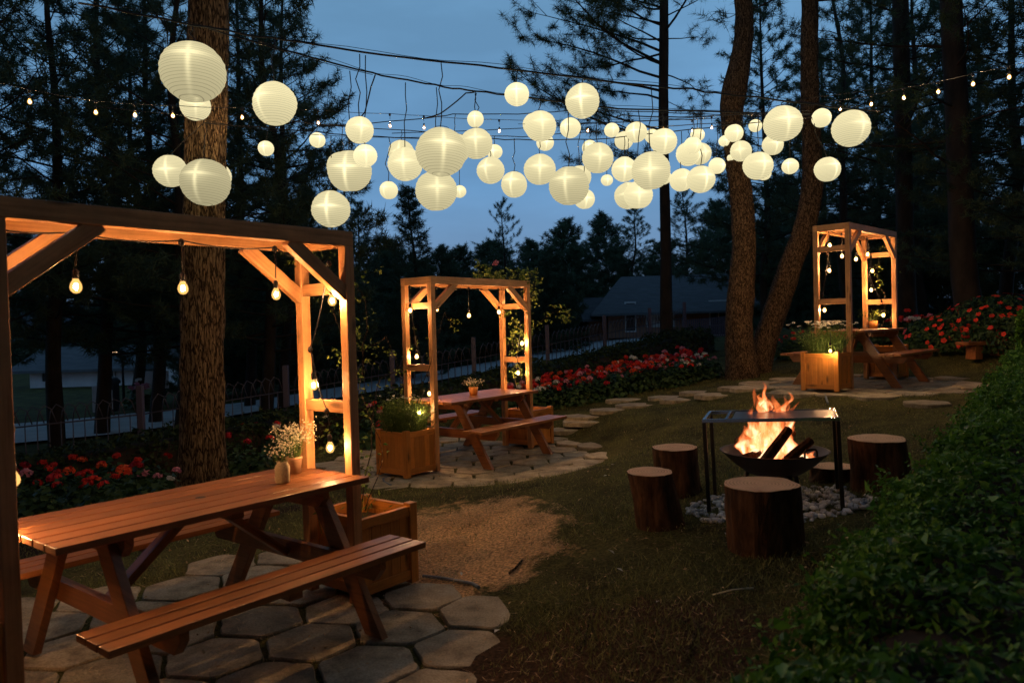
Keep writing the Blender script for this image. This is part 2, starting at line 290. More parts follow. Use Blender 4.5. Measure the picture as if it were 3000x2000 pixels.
# flame: glowing gas, thinner and redder towards its rim and tip
m = bpy.data.materials.new('flame'); m.use_nodes = True; t = m.node_tree; t.nodes.clear()
o = N(t, 'ShaderNodeOutputMaterial'); em = N(t, 'ShaderNodeEmission'); tp = N(t, 'ShaderNodeBsdfTransparent'); mx = N(t, 'ShaderNodeMixShader')
tc = N(t, 'ShaderNodeTexCoord'); sx = N(t, 'ShaderNodeSeparateXYZ'); t.links.new(tc.outputs['UV'], sx.inputs[0])
mp = N(t, 'ShaderNodeMapping'); mp.inputs['Scale'].default_value = (14, 14, 5); t.links.new(tc.outputs['Object'], mp.inputs[0])
nn = N(t, 'ShaderNodeTexNoise'); nn.inputs['Scale'].default_value = 1.0; nn.inputs['Detail'].default_value = 4; nn.inputs['Distortion'].default_value = .8; t.links.new(mp.outputs[0], nn.inputs['Vector'])
lw = N(t, 'ShaderNodeLayerWeight'); lw.inputs[0].default_value = .35
fc = N(t, 'ShaderNodeMath', operation='SUBTRACT'); fc.inputs[0].default_value = 1.0; t.links.new(lw.outputs['Facing'], fc.inputs[1])
hh = N(t, 'ShaderNodeMapRange'); hh.inputs[1].default_value = 0; hh.inputs[2].default_value = 1; hh.inputs[3].default_value = 1.25; hh.inputs[4].default_value = .25; t.links.new(sx.outputs[1], hh.inputs[0])
a1 = N(t, 'ShaderNodeMath', operation='MULTIPLY'); t.links.new(fc.outputs[0], a1.inputs[0]); t.links.new(hh.outputs[0], a1.inputs[1])
n1 = N(t, 'ShaderNodeMapRange'); n1.inputs[1].default_value = .3; n1.inputs[2].default_value = .65; t.links.new(nn.outputs[0], n1.inputs[0])
a2 = N(t, 'ShaderNodeMath', operation='MULTIPLY'); t.links.new(a1.outputs[0], a2.inputs[0]); t.links.new(n1.outputs[0], a2.inputs[1])
r = N(t, 'ShaderNodeValToRGB'); el = r.color_ramp.elements; el[0].position = .05; el[0].color = (.45, .05, .01, 1); el[1].position = .95; el[1].color = (1, .76, .42, 1)
x = el.new(.40); x.color = (1.0, .23, .055, 1)
t.links.new(a2.outputs[0], r.inputs[0]); t.links.new(r.outputs[0], em.inputs[0]); em.inputs[1].default_value = 2.7
al = N(t, 'ShaderNodeMapRange'); al.inputs[1].default_value = .03; al.inputs[2].default_value = .9; al.inputs[4].default_value = .62; t.links.new(a2.outputs[0], al.inputs[0])
t.links.new(al.outputs[0], mx.inputs[0]); t.links.new(tp.outputs[0], mx.inputs[1]); t.links.new(em.outputs[0], mx.inputs[2]); t.links.new(mx.outputs[0], o.inputs[0])
MT['flame'] = m

# ------------------------------------------------------------------ mesh helpers
class MB:
    def __init__(s): s.v, s.f, s.uv, s.mi, s.tone, s.sm = [], [], [], [], [], []
    def face(s, idx, uv=None, mi=0, tone=.5, smooth=False):
        s.f.append(idx); s.uv.extend(uv or [(0, 0)] * len(idx)); s.mi.append(mi); s.tone.append(tone); s.sm.append(smooth)
    def bar(s, a, b, wd, ht, upv=(0, 0, 1), mi=0, cut0=0, cut1=0):
        """a square-edged board from a to b, wd across, ht along upv; cut0/cut1 slant the ends"""
        a, b = Vector(a), Vector(b); L = (b - a).length; d = (b - a) / L; u = Vector(upv); u = (u - d * u.dot(d)).normalized(); r = d.cross(u)
        i0 = len(s.v); tone = rnd.random(); ou, ov = rnd.random() * 20, rnd.random() * 20
        for e, p in ((0, a), (1, b)):
            for (x, y) in ((-1, -1), (1, -1), (1, 1), (-1, 1)):
                sl = (cut0 if e == 0 else cut1) * y * ht / 2
                s.v.append(p + r * (x * wd / 2) + u * (y * ht / 2) + d * sl)
        per = [0, wd, wd + ht, 2 * wd + ht, 2 * wd + 2 * ht]
        for k in range(4):
            k2 = (k + 1) % 4
            s.face((i0 + k, i0 + k2, i0 + 4 + k2, i0 + 4 + k), [(ou, ov + per[k]), (ou, ov + per[k + 1]), (ou + L, ov + per[k + 1]), (ou + L, ov + per[k])], mi, tone)
        s.face((i0 + 3, i0 + 2, i0 + 1, i0), [(ou, ov), (ou + .02, ov), (ou + .02, ov + ht), (ou, ov + ht)], mi, tone)
        s.face((i0 + 4, i0 + 5, i0 + 6, i0 + 7), [(ou, ov), (ou + .02, ov), (ou + .02, ov + ht), (ou, ov + ht)], mi, tone)
        return s
    def prism(s, pts, thick, nrm, mi=0):
        """a flat outline (list of points) given a thickness along nrm"""
        nrm = Vector(nrm); n = len(pts); i0 = len(s.v); tone = rnd.random(); ou, ov = rnd.random() * 20, rnd.random() * 20
        P = [Vector(p) for p in pts]; ax = (P[1] - P[0]).normalized(); ay = nrm.normalized().cross(ax)
        for k in (0, 1): s.v.extend([p + nrm * (thick * (k - .5)) for p in P])
        uv = [(ou + (p - P[0]).dot(ax), ov + (p - P[0]).dot(ay)) for p in P]
        s.face(tuple(i0 + k for k in reversed(range(n))), list(reversed(uv)), mi, tone); s.face(tuple(i0 + n + k for k in range(n)), uv, mi, tone)
        for k in range(n):
            k2 = (k + 1) % n; s.face((i0 + k, i0 + k2, i0 + n + k2, i0 + n + k), [uv[k], uv[k2], (uv[k2][0], uv[k2][1] + thick), (uv[k][0], uv[k][1] + thick)], mi, tone)
        return s
    def box(s, c, size, mi=0):
        c = Vector(c); sx, sy, sz = size
        ax = max(range(3), key=lambda k: size[k]); d = Vector([1 if k == ax else 0 for k in range(3)]) * (size[ax] / 2)
        if ax == 2: return s.bar(c - d, c + d, sx, sy, (0, 1, 0), mi) if False else s.bar(c - d, c + d, sx, sy, (0, 1, 0), mi)
        if ax == 0: return s.bar(c - d, c + d, sy, sz, (0, 0, 1), mi)
        return s.bar(c - d, c + d, sx, sz, (0, 0, 1), mi)
    def tube(s, pts, rad, n=6, mi=0, tone=None, cap=True, smooth=True):
        pts = [Vector(p) for p in pts]; m = len(pts)
        if not hasattr(rad, '__len__'): rad = [rad] * m
        i0 = len(s.v); tone = rnd.random() if tone is None else tone; ln = 0; ref = None
        for i, p in enumerate(pts):
            d = (pts[min(i + 1, m - 1)] - pts[max(i - 1, 0)])
            d = d.normalized() if d.length > 1e-9 else Vector((0, 0, 1))
            if ref is None: ref = Vector((1, 0, 0)) if abs(d.x) < .8 else Vector((0, 1, 0))
            x = (ref - d * ref.dot(d)).normalized(); y = d.cross(x); ref = x
            for k in range(n):
                a = 2 * math.pi * k / n; s.v.append(p + (x * math.cos(a) + y * math.sin(a)) * rad[i])
        for i in range(m - 1):
            for k in range(n):
                k2 = (k + 1) % n; s.face((i0 + i * n + k, i0 + i * n + k2, i0 + (i + 1) * n + k2, i0 + (i + 1) * n + k), [(i, k / n), (i, (k + 1) / n), (i + 1, (k + 1) / n), (i + 1, k / n)], mi, tone, smooth)
        if cap:
            s.face(tuple(i0 + k for k in reversed(range(n))), None, mi, tone); s.face(tuple(i0 + (m - 1) * n + k for k in range(n)), None, mi, tone)
        return s
    def lathe(s, prof, n=20, c=(0, 0, 0), mi=0, smooth=True, cap0=False, cap1=False):
        i0 = len(s.v); c = Vector(c); m = len(prof); tone = rnd.random()
        for r, z in prof:
            for k in range(n): a = 2 * math.pi * k / n; s.v.append(c + Vector((r * math.cos(a), r * math.sin(a), z)))
        for i in range(m - 1):
            for k in range(n):
                k2 = (k + 1) % n; s.face((i0 + i * n + k, i0 + i * n + k2, i0 + (i + 1) * n + k2, i0 + (i + 1) * n + k), [(k / n, i / m), ((k + 1) / n, i / m), ((k + 1) / n, (i + 1) / m), (k / n, (i + 1) / m)], mi, tone, smooth)
        if cap0: s.face(tuple(i0 + k for k in reversed(range(n))), None, mi, tone)
        if cap1: s.face(tuple(i0 + (m - 1) * n + k for k in range(n)), None, mi, tone)
        return s
    def mesh(s, name, mats):
        me = bpy.data.meshes.new(name); me.from_pydata([tuple(v) for v in s.v], [], s.f)
        uvl = me.uv_layers.new(name='UVMap'); uvl.data.foreach_set('uv', np.array(s.uv, float).ravel())
        for m in (mats if isinstance(mats, (list, tuple)) else [mats]): me.materials.append(m)
        me.polygons.foreach_set('material_index', s.mi); me.polygons.foreach_set('use_smooth', s.sm)
        at_ = me.attributes.new('tone', 'FLOAT', 'FACE'); at_.data.foreach_set('value', s.tone)
        me.update(); return me
    def build(s, name, mats, parent=None, bevel=0):
        return ob(name, s.mesh(name, mats), parent, bevel)
def ob(name, me, parent=None, bevel=0):
    o = bpy.data.objects.new(name, me); C.objects.link(o)
    if parent is not None: o.parent = parent
    if bevel:
        b = o.modifiers.new('bevel', 'BEVEL'); b.width = bevel; b.segments = 2; b.limit_method = 'ANGLE'; b.angle_limit = .7
    return o
def trimesh(name, V, T, mats, tone, mi=None, smooth=False):
    """fast triangle mesh from arrays"""
    V = np.asarray(V, np.float32); T = np.asarray(T, np.int32)
    me = bpy.data.meshes.new(name); me.vertices.add(len(V)); me.vertices.foreach_set('co', V.ravel())
    me.loops.add(T.size); me.loops.foreach_set('vertex_index', T.ravel())
    me.polygons.add(len(T)); me.polygons.foreach_set('loop_start', np.arange(0, T.size, 3, dtype=np.int32)); 
    for m in (mats if isinstance(mats, (list, tuple)) else [mats]): me.materials.append(m)
    if mi is not None: me.polygons.foreach_set('material_index', np.asarray(mi, np.int32))
    at_ = me.attributes.new('tone', 'FLOAT', 'FACE'); at_.data.foreach_set('value', np.asarray(tone, np.float32))
    me.update(calc_edges=True); me.validate(); return me
def tag(o, label=None, cat=None, group=None, kind=None):
    for k, v in (('label', label), ('category', cat), ('group', group), ('kind', kind)):
        if v: o[k] = v
    return o
def thing(name, label, cat, loc=(0, 0, 0), rz=0, group=None):
    o = bpy.data.objects.new(name, None); C.objects.link(o); o.location = loc; o.rotation_euler = (0, 0, rz); o.empty_display_size = .1
    return tag(o, label, cat, group)
def copy_tree(o, parent=None):
    c = o.copy(); C.objects.link(c); c.parent = parent
    for ch in list(o.children): copy_tree(ch, c)
    return c
def unit(a): return a / (np.linalg.norm(a, axis=-1, keepdims=True) + 1e-9)

# needle tufts / leaves as triangles -------------------------------------------------
def needles(P, D, k, length, width, spread=.75, droop=.12):
    """k needles fanning out of every point P along direction D -> V, T, tone"""
    n = len(P)
    d = unit(D[:, None, :] * (1 - spread) + RG.normal(size=(n, k, 3)) * spread * .8)
    d[..., 2] -= droop; d = unit(d)
    L = length * RG.uniform(.65, 1.15, (n, k, 1))
    s = unit(np.cross(d, RG.normal(size=(n, k, 3)))) * width / 2
    base = P[:, None, :] + D[:, None, :] * length * RG.uniform(-1.3, .35, (n, k, 1)) + RG.normal(size=(n, k, 3)) * length * .08
    V = np.stack([base - s, base + s, base + d * L], 2).reshape(-1, 3)
    tone = np.repeat(RG.uniform(0, 1, (n, 1)), k, 1).ravel() * .65 + RG.uniform(0, .35, n * k)
    return V, np.arange(len(V)).reshape(-1, 3), tone
def leaves(P, Nn, size, aspect=.55, jit=.9):
    """a pointed leaf (two triangles folded on the midrib) at each P, facing roughly Nn"""
    n = len(P); nn = unit(Nn + RG.normal(size=(n, 3)) * jit * .6)
    d = unit(np.cross(nn, RG.normal(size=(n, 3)))); s = np.cross(nn, d)
    L = size * RG.uniform(.7, 1.3, (n, 1)); 
    a = P - d * L * .5; tip = P + d * L * .5; fold = nn * L * .12
    l = P + s * L * aspect * .5 + fold; r = P - s * L * aspect * .5 + fold
    V = np.stack([a, r, tip, l], 1).reshape(-1, 3); i = np.arange(n)[:, None] * 4
    T = np.concatenate([i + [[0, 1, 2]], i + [[0, 2, 3]]], 0)
    tone = RG.uniform(0, 1, n); return V, T, np.concatenate([tone, tone])
def join(parts):
    V, T, S, Mi = [], [], [], []; o = 0
    for p in parts:
        v, t, s = p[:3]; V.append(v); T.append(np.asarray(t) + o); S.append(s); Mi.append(np.full(len(t), p[3] if len(p) > 3 else 0)); o += len(v)
    return np.concatenate(V), np.concatenate(T), np.concatenate(S), np.concatenate(Mi)
def mb_tris(mb):
    """the faces of an MB as triangles, for mixing with foliage"""
    V = np.array([tuple(v) for v in mb.v]); T = []; S = []
    for f, tn in zip(mb.f, mb.tone):
        for k in range(1, len(f) - 1): T.append((f[0], f[k], f[k + 1])); S.append(tn)
    return V, np.array(T), np.array(S)
def fbm(p, o=4): return mnoise.fractal(Vector(p), 1.0, 2.0, o)

# ------------------------------------------------------------------ ground, road, paving
def grid_axis(a, b, lo, hi, fine, coarse):
    v = [a]
    while v[-1] < b:
        x = v[-1]; g = 0 if lo <= x <= hi else min(abs(x - lo), abs(x - hi)); v.append(x + fine + g * coarse)
    return np.array(v)
gx = grid_axis(-260, 260, -8, 10, .16, .14); gy = grid_axis(-6, 420, -1, 16, .16, .12)
X, Y = np.meshgrid(gx, gy); Z = ground(X, Y)
fade = np.clip((18 - Y) / 4, 0, 1)
for j in range(X.shape[0]):
    for i in range(X.shape[1]):
        if fade[j, i] > 0 and abs(X[j, i]) < 14: Z[j, i] += .018 * fbm((X[j, i] * 2.2, Y[j, i] * 2.2, 0)) * fade[j, i]
nx, ny = len(gx), len(gy)
idx = (np.arange(ny - 1)[:, None] * nx + np.arange(nx - 1)[None]).ravel()
T = np.concatenate([np.c_[idx, idx + 1, idx + nx + 1], np.c_[idx, idx + nx + 1, idx + nx]])
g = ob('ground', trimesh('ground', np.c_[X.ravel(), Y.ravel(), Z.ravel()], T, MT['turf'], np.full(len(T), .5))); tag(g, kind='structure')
g.data.polygons.foreach_set('use_smooth', np.ones(len(T), bool))

def strip(name, pts, wd, m, lift):
    mb = MB(); n = len(pts); L = []
    for i in range(n):
        p = Vector((*pts[i], 0)); d = Vector((*pts[min(i + 1, n - 1)], 0)) - Vector((*pts[max(i - 1, 0)], 0)); d.normalize(); s = Vector((-d.y, d.x, 0))
        for k in (-1, 0, 1): q = p + s * (wd / 2 * k); mb.v.append((q.x, q.y, gz(q.x, q.y) + lift))
    for i in range(n - 1):
        for k in (0, 1): a = i * 3 + k; mb.face((a, a + 3, a + 4, a + 1), None, 0, .5, True)
    return tag(mb.build(name, m), kind='structure')
rp = [(-34, 8), (-24, 12), (-17, 15.5), (-11, 19.5), (-5, 25.5), (1, 33), (6, 42), (9, 60), (10, 90)]
rpp = []
for i in range(len(rp) - 1):
    for k in range(8): tt = k / 8; rpp.append((rp[i][0] * (1 - tt) + rp[i + 1][0] * tt, rp[i][1] * (1 - tt) + rp[i + 1][1] * tt))
strip('road', rpp, 4.6, MT['asphalt'], .06)

def stone_poly(mb, cx, cy, R, rot, thick=.018, inset=.012, hexa=True, sy=1.):
    pts = []; n = 6
    for k in range(n):
        a = rot + 2 * math.pi * k / n; rr = (R - inset) * rnd.uniform(.94, 1.04)
        pts.append((cx + rr * math.cos(a), cy + rr * math.sin(a) * sy))
    fine = []
    for k in range(n):
        a, b = pts[k], pts[(k + 1) % n]
        for q in (.08, .36, .64, .92): fine.append((a[0] + (b[0] - a[0]) * q + rnd.uniform(-.006, .006), a[1] + (b[1] - a[1]) * q + rnd.uniform(-.006, .006)))
    i0 = len(mb.v); m = len(fine); tone = rnd.random(); zc = gz(cx, cy) + thick + rnd.uniform(-.004, .004)
    for (x, y) in fine: mb.v.append((x, y, zc - .06))
    for (x, y) in fine: mb.v.append((x, y, zc - .008))
    for (x, y) in fine: mb.v.append((cx + (x - cx) * .975, cy + (y - cy) * .975, zc))
    for lev in (0, 1):
        for k in range(m): k2 = (k + 1) % m; mb.face((i0 + lev * m + k, i0 + lev * m + k2, i0 + (lev + 1) * m + k2, i0 + (lev + 1) * m + k), None, 0, tone)
    mb.face(tuple(i0 + 2 * m + k for k in range(m)), None, 0, tone)
STONES = []
def patio(key, R, rot, rad, keep=1., off=(0, 0)):
    sx, sy, sz, a = SETS[key]; mb = MB(); dx = R * math.sqrt(3); dy = R * 1.5
    for j in range(-12, 13):
        for i in range(-12, 13):
            x = (i + .5 * (j % 2)) * dx; y = j * dy; X_ = x * math.cos(rot) - y * math.sin(rot) + off[0]; Y_ = x * math.sin(rot) + y * math.cos(rot) + off[1]
            d = math.hypot(X_, Y_)
            if d > rad + rnd.uniform(-.12, .1) or (d > rad * .8 and rnd.random() > keep): continue
            wx, wy = sx + X_, sy + Y_; stone_poly(mb, wx, wy, R, rot + math.pi / 6); STONES.append((wx, wy, R))
    return tag(mb.build('stone_paving', MT['stone']), kind='structure')
patio('N', .265, .35, 1.56, .94, (-.30, -.24)); patio('M', .25, .05, 1.75, .95); patio('R', .30, .2, 1.75, .85)

# ------------------------------------------------------------------ the three dining sets: pergola, table, two planters, bulbs
PL, PW, PH, PP, HP, PB = 1.8099, .4761, 2.1441, .4428, .4772, .062
H1, H2 = 1.86, 1.172
TL, TW, YB, BW, BH, OX = 1.6265, .7211, .792, .29, .4463, .0556
def make_pergola(label, loc, a):
    t = thing('pergola', label, 'pergola', loc, a, 'timber pergolas over the picnic tables')
    l, wd = PL / 2, PW / 2
    for sx in (-1, 1):
        for sy in (-1, 1):
            MB().box((sx * (l - PB / 2), sy * (wd - PB / 2), (PH - .085) / 2), (PB, PB, PH - .085)).build('post', MT['pine'], t, .004)
        for z in (H1, H2): MB().box((sx * (l - PB / 2 - .003), 0, z - .035), (.045, PW - 2 * PB, .07)).build('rail', MT['pine'], t, .003)
        MB().box((sx * (l - PB / 2), 0, PH - .0425), (PB, PW - 2 * PB, .083)).build('end_beam', MT['pine'], t, .003)
    for sy in (-1, 1):
        MB().box((0, sy * (wd - PB / 2), PH - .0425), (PL, PB, .085)).build('long_beam', MT['pine'], t, .004)
        for sx in (-1, 1):
            xo = sx * (l - PB)
            MB().bar((xo + sx * .02, sy * (wd - PB / 2), H1 - .08), (xo - sx * .36, sy * (wd - PB / 2), PH - .075), .05, .075, (sx, 0, 1)).build('brace', MT['pine'], t, .003)
    for k in range(5):
        x = -l + PB + (PL - 2 * PB) * (k + .5) / 5
        MB().box((x, 0, PH - .022), (.07, PW - 2 * PB, .035)).build('roof_slat', MT['pine'], t, .003)
    return t
def make_planter(label, loc, a, sx, group='square wooden planters at the pergola ends'):
    """sx = +1: stands at the right end of its pergola"""
    t = thing('planter', label, 'planter', loc, a, group); l, wd = PL / 2, PW / 2
    xi, xo = sx * (l + .004), sx * (l + PP)
    f = MB()
    for sy in (-1, 1): f.box((xo - sx * .03, sy * (wd - .028), HP / 2 + .01), (.06, .06, HP + .02))
    f.build('corner_post', MT['planter'], t, .004) if False else None
    for sy in (-1, 1): MB().box((xo - sx * .03, sy * (wd - .028), HP / 2 + .01), (.06, .06, HP + .02)).build('corner_post', MT['planter'], t, .004)
    def side(p0, p1, nm):
        p0, p1 = Vector(p0), Vector(p1); m = MB(); d = (p1 - p0).normalized(); nn = Vector((-d.y, d.x, 0))
        m.bar(p0 + Vector((0, 0, HP - .03)), p1 + Vector((0, 0, HP - .03)), .035, .06); m.bar(p0 + Vector((0, 0, .055)), p1 + Vector((0, 0, .055)), .035, .06)
        n = 5; L = (p1 - p0).length
        for k in range(n):
            q = p0 + d * (L * (k + .5) / n); m.bar(q + Vector((0, 0, .085)), q + Vector((0, 0, HP - .06)), L / n - .002, .016, nn)
        return m.build(nm, MT['planter'], t, .002)
    for sy in (-1, 1): side((xi, sy * (wd - .024), 0), (xo - sx * .06, sy * (wd - .024), 0), 'side_panel')
    side((xo - sx * .024, -(wd - .058), 0), (xo - sx * .024, wd - .058, 0), 'side_panel')
    side((xi + sx * .02, -(wd - .062), 0), (xi + sx * .02, wd - .062, 0), 'side_panel')
    MB().box(((xi + xo) / 2, 0, HP - .11 if False else HP - .10), (PP - .075, PW - .075, .02)).build('soil', MT['soil'], t)
    return t
def make_table(label, loc, a):
    t = thing('picnic_table', label, 'picnic table', loc, a, 'picnic tables with built-in benches')
    x0, x1 = OX - TL / 2, OX + TL / 2
    def boards(y0, y1, n, z, th, nm):
        m = MB(); wdt = (y1 - y0) / n
        for k in range(n): m.box((OX, y0 + wdt * (k + .5), z - th / 2), (TL + rnd.uniform(-.004, .004), wdt - .013, th))
        return m.build(nm, MT['table'], t, .003)
    top = boards(-TW / 2, TW / 2, 6, .75, .032, 'tabletop')
    MB().lathe([(.001, .7515), (.026, .7515)], 20, (OX, 0, 0)).build('umbrella_hole', MT['dark'], top)
    for sy in (-1, 1): boards(sy * YB - (0 if sy < 0 else BW), sy * YB + (BW if sy < 0 else 0), 3, BH, .030, 'bench_seat')
    for sx in (-1, 1):
        xs = OX + sx * (TL / 2 - .25)
        for sy in (-1, 1):
            top_, bot = Vector((xs, sy * .20, .716)), Vector((xs, sy * .66, .0)); d = (bot - top_).normalized()
            hw = .055 / abs(d.z)
            MB().prism([(xs, top_.y - hw, .716), (xs, top_.y + hw, .716), (xs, bot.y + hw, 0), (xs, bot.y - hw, 0)], .042, (1, 0, 0)).build('leg', MT['table'], t, .003)
        xc = xs - sx * .0425
        e = YB - .02
        MB().prism([(xc, -e, .414), (xc, e, .414), (xc, e, .375), (xc, e - .05, .315), (xc, -e + .05, .315), (xc, -e, .375)], .042, (1, 0, 0)).build('bench_bearer', MT['table'], t, .003)
        w2 = TW / 2 - .02
        MB().prism([(xc, -w2, .716), (xc, w2, .716), (xc, w2, .68), (xc, w2 - .05, .63), (xc, -w2 + .05, .63), (xc, -w2, .68)], .042, (1, 0, 0)).build('top_bearer', MT['table'], t, .003)
        MB().bar((xc - sx * .03, 0, .345), (OX + sx * .06, 0, .70), .07, .04, (0, 0, 1)).build('diagonal_brace', MT['table'], t, .003)
    MB().box((OX, 0, .70), (.07, TW - .06, .03)).build('centre_cleat', MT['table'], t, .002)
    for sy in (-1, 1): MB().box((OX, sy * (YB - BW / 2), BH - .047), (.07, BW - .03, .03)).build('bench_cleat', MT['table'], t, .002)
    return t
DS = {'N': 'nearest', 'M': 'middle', 'R': 'far right'}
LOC = {k: Vector(v[:3]) + Vector((0, 0, .03)) for k, v in SETS.items()}
def loc2w(k, p):
    sx, sy, sz, a = SETS[k]; return Vector((sx + math.cos(a) * p[0] - math.sin(a) * p[1], sy + math.sin(a) * p[0] + math.cos(a) * p[1], sz + .03 + p[2]))
def plane_hit(k, px, py, axis, val):
    """point of a set's own frame seen at px,py on its plane x=val or y=val"""
    sx, sy, sz, a = SETS[k]; d = ray(px, py); o = Vector((0, 0, EYE)) - Vector((sx, sy, sz + .03)); R = Matrix.Rotation(-a, 3, 'Z'); o = R @ o; d = R @ d
    i = 0 if axis == 'x' else 1; s_ = (val - o[i]) / d[i]; return o + d * s_
make_pergola('light timber pergola over the nearest picnic table, cut by the left frame edge', LOC['N'], SETS['N'][3])
make_pergola('pergola over the middle picnic table with rose vines on its right end', LOC['M'], SETS['M'][3])
make_pergola('tall narrow pergola on the far right beyond the fire, seen from its end', LOC['R'], SETS['R'][3])
make_table('reddish slatted picnic table in the left foreground with two jars on it', LOC['N'], SETS['N'][3])
make_table('picnic table under the middle pergola with one small pot on top', LOC['M'], SETS['M'][3])
make_table('picnic table under the far right pergola beyond the fire bowl', LOC['R'], SETS['R'][3])
make_planter('nearly empty planter box at the right end of the nearest picnic table', LOC['N'], SETS['N'][3], 1)
make_planter('planter box at the left foreground end of the nearest pergola', LOC['N'], SETS['N'][3], -1)
make_planter('planter box full of tall green herbs at left of the middle table', LOC['M'], SETS['M'][3], -1)
make_planter('planter box without plants behind right end of the middle table', LOC['M'], SETS['M'][3], 1)
make_planter('planter box full of white daisies in front of the far right table', LOC['R'], SETS['R'][3], -1)
make_planter('planter box half hidden behind the far right picnic table', LOC['R'], SETS['R'][3], 1)

# ---- bulbs on a cord under each pergola
def bulb_meshes(s, m):
    b = MB().lathe([(.001, -.062), (.016, -.058), (.027, -.045), (.031, -.028), (.027, -.008), (.017, .010), (.013, .022)], 12, cap0=True); b.v = [Vector(v) * s for v in b.v]
    k = MB().lathe([(.014, .018), (.0165, .024), (.0165, .062), (.010, .070), (.004, .074)], 10, cap1=True); k.v = [Vector(v) * s for v in k.v]
    return b.mesh('bulb', m), k.mesh('socket', MT['cable'])
BM, KM = bulb_meshes(1.0, MT['bulb'])
BSC = {False: .80, True: .62}
FIL = [MB().lathe([(.001, -.042), (.009, -.036), (.012, -.025), (.009, -.012), (.001, -.006)], 8).mesh('filament', MT[k]) for k in ('filament', 'filament_small')]
def light_string(name, label, runs, bulbs, group, r=.004, small=False, drop=.0):
    """runs: lists of cord points; bulbs: (hang point, bulb point) in world coordinates"""
    t = thing(name, label, 'string lights', bulbs[0][0], 0, group); o = Vector(bulbs[0][0])
    m = MB()
    for pts in runs: m.tube([Vector(p) - o for p in pts], r, 5)
    for h, b in bulbs:
        top = Vector(b) + Vector((0, 0, .07))
        if (Vector(h) - top).length > .01: m.tube([Vector(h) - o, (Vector(h) + top) / 2 - o + Vector((rnd.uniform(-.008, .008), rnd.uniform(-.008, .008), 0)), top - o], r * .9, 5)
        m.lathe([(.001, .0), (.012, .006), (.016, .02), (.012, .034), (.001, .04)], 7, Vector(h) - o - Vector((0, 0, .03)))
    m.build('cord', MT['cable'], t)
    for h, b in bulbs:
        k = ob('bulb', BM, t); k.location = Vector(b) - o; k.scale = (BSC[small],) * 3
        ob('socket', KM, k); ob('filament', FIL[1 if small else 0], k)
    return t
def sag(pts, n=6, s=.05):
    out = []
    for a, b in zip(pts[:-1], pts[1:]):
        a, b = Vector(a), Vector(b)
        for k in range(n): q = k / n; p = a.lerp(b, q); p.z -= s * (b - a).length * 4 * q * (1 - q); out.append(p)
    return out + [Vector(pts[-1])]
def set_bulbs(k, top, ends, label):
    bl = []; run = []
    for px, py in top:
        p = plane_hit(k, px, py, 'y', -.06 if k == 'N' else 0.); h = Vector((p[0], p[1], PH - .10)); bl.append((loc2w(k, h), loc2w(k, p))); run.append(loc2w(k, h))
    runs = [sag(run, 8, .04)]
    for sx in (-1, 1):
        e = [q for q in ends if q[0] == sx]; pr = None; x = sx * (PL / 2 - .11)
        line = []
        for _, px, py in e:
            p = plane_hit(k, px, py, 'x', x); p.y = max(-.17, min(.17, p.y)); h = p + Vector((.0, .02, .20)); bl.append((loc2w(k, h), loc2w(k, p))); line.append(loc2w(k, h))
        if line: runs.append(sag([run[0 if sx < 0 else -1]] + line, 6, .10))
    if k == 'N':
        x = -(PL / 2 - .11); line = []
        for y_, z_ in ((.05, 1.42), (-.06, 1.02), (.06, .78)): h = Vector((x, y_, z_ + .2)); bl.append((loc2w(k, h), loc2w(k, (x, y_, z_)))); line.append(loc2w(k, h))
        runs.append(sag([run[0]] + line, 6, .1))
    return light_string('light_string', label, runs, bl, 'warm bulb strings on the pergolas')
set_bulbs('N', [(-70, 645), (174, 648), (420, 653), (634, 668)], [(1, 769, 682), (1, 720, 877), (1, 758, 1020)], 'bulb string of large glowing bulbs hanging under the nearest pergola')
set_bulbs('M', [(942, 709), (1003, 706), (1077, 721), (1146, 713), (1199, 698)], [(1, 1206, 785), (1, 1190, 853), (-1, 957, 815), (-1, 986, 900)], 'bulb string wound round the middle pergola above its table')
set_bulbs('R', [(1934, 585), (1966, 592), (1993, 581)], [(1, 2004, 619), (1, 2001, 663), (1, 2029, 721), (-1, 1906, 560), (-1, 1905, 618), (-1, 1894, 709)], 'bulb string of small glowing bulbs on the far right pergola')
def lone_bulb(px, py, Y, label):
    p = at(px, py, Y); light_string('light_string', label, [[p + Vector((0, 0, .07)), p + Vector((.03, .04, .16)), p + Vector((.05, .12, .22))]], [(p + Vector((0, 0, .08)), p)], 'single bulbs among planter plants', small=True)

# ------------------------------------------------------------------ things on and by the tables
def put(name, label, cat, k, p, group=None): return thing(name, label, cat, loc2w(k, p), rnd.uniform(0, 6), group)
def sprig(par, n, h, spread, nf, m_st, m_fl, fs, nm='flowers', base=.02, leafn=0):
    mb = MB(); P = []
    for i in range(n):
        a = rnd.uniform(0, 6.28); rr = rnd.random() ** .6 * spread; b = Vector((base * math.cos(a), base * math.sin(a), 0)); e = Vector((rr * math.cos(a), rr * math.sin(a), h * rnd.uniform(.6, 1.05)))
        md = b.lerp(e, .55) + Vector((rnd.uniform(-.01, .01), rnd.uniform(-.01, .01), h * .1)); mb.tube([b, md, e], [.0013, .001, .0007], 3, cap=False)
        for j in range(nf): P.append(e + Vector((rnd.gauss(0, .018), rnd.gauss(0, .018), rnd.gauss(0, .016))))
    s = mb.build('stems', m_st, par)
    P = np.array([tuple(p) for p in P]); NN = RG.normal(size=P.shape)
    v, t, tn = leaves(P, NN, fs, .9)
    f = ob(nm, trimesh(nm, v, t, m_fl, tn), par); f['kind'] = 'stuff'
    return s
p = plane_hit('N', 648, 1100, 'y', .02)
v = plane_hit('N', 650, 1116, 'y', -.06)
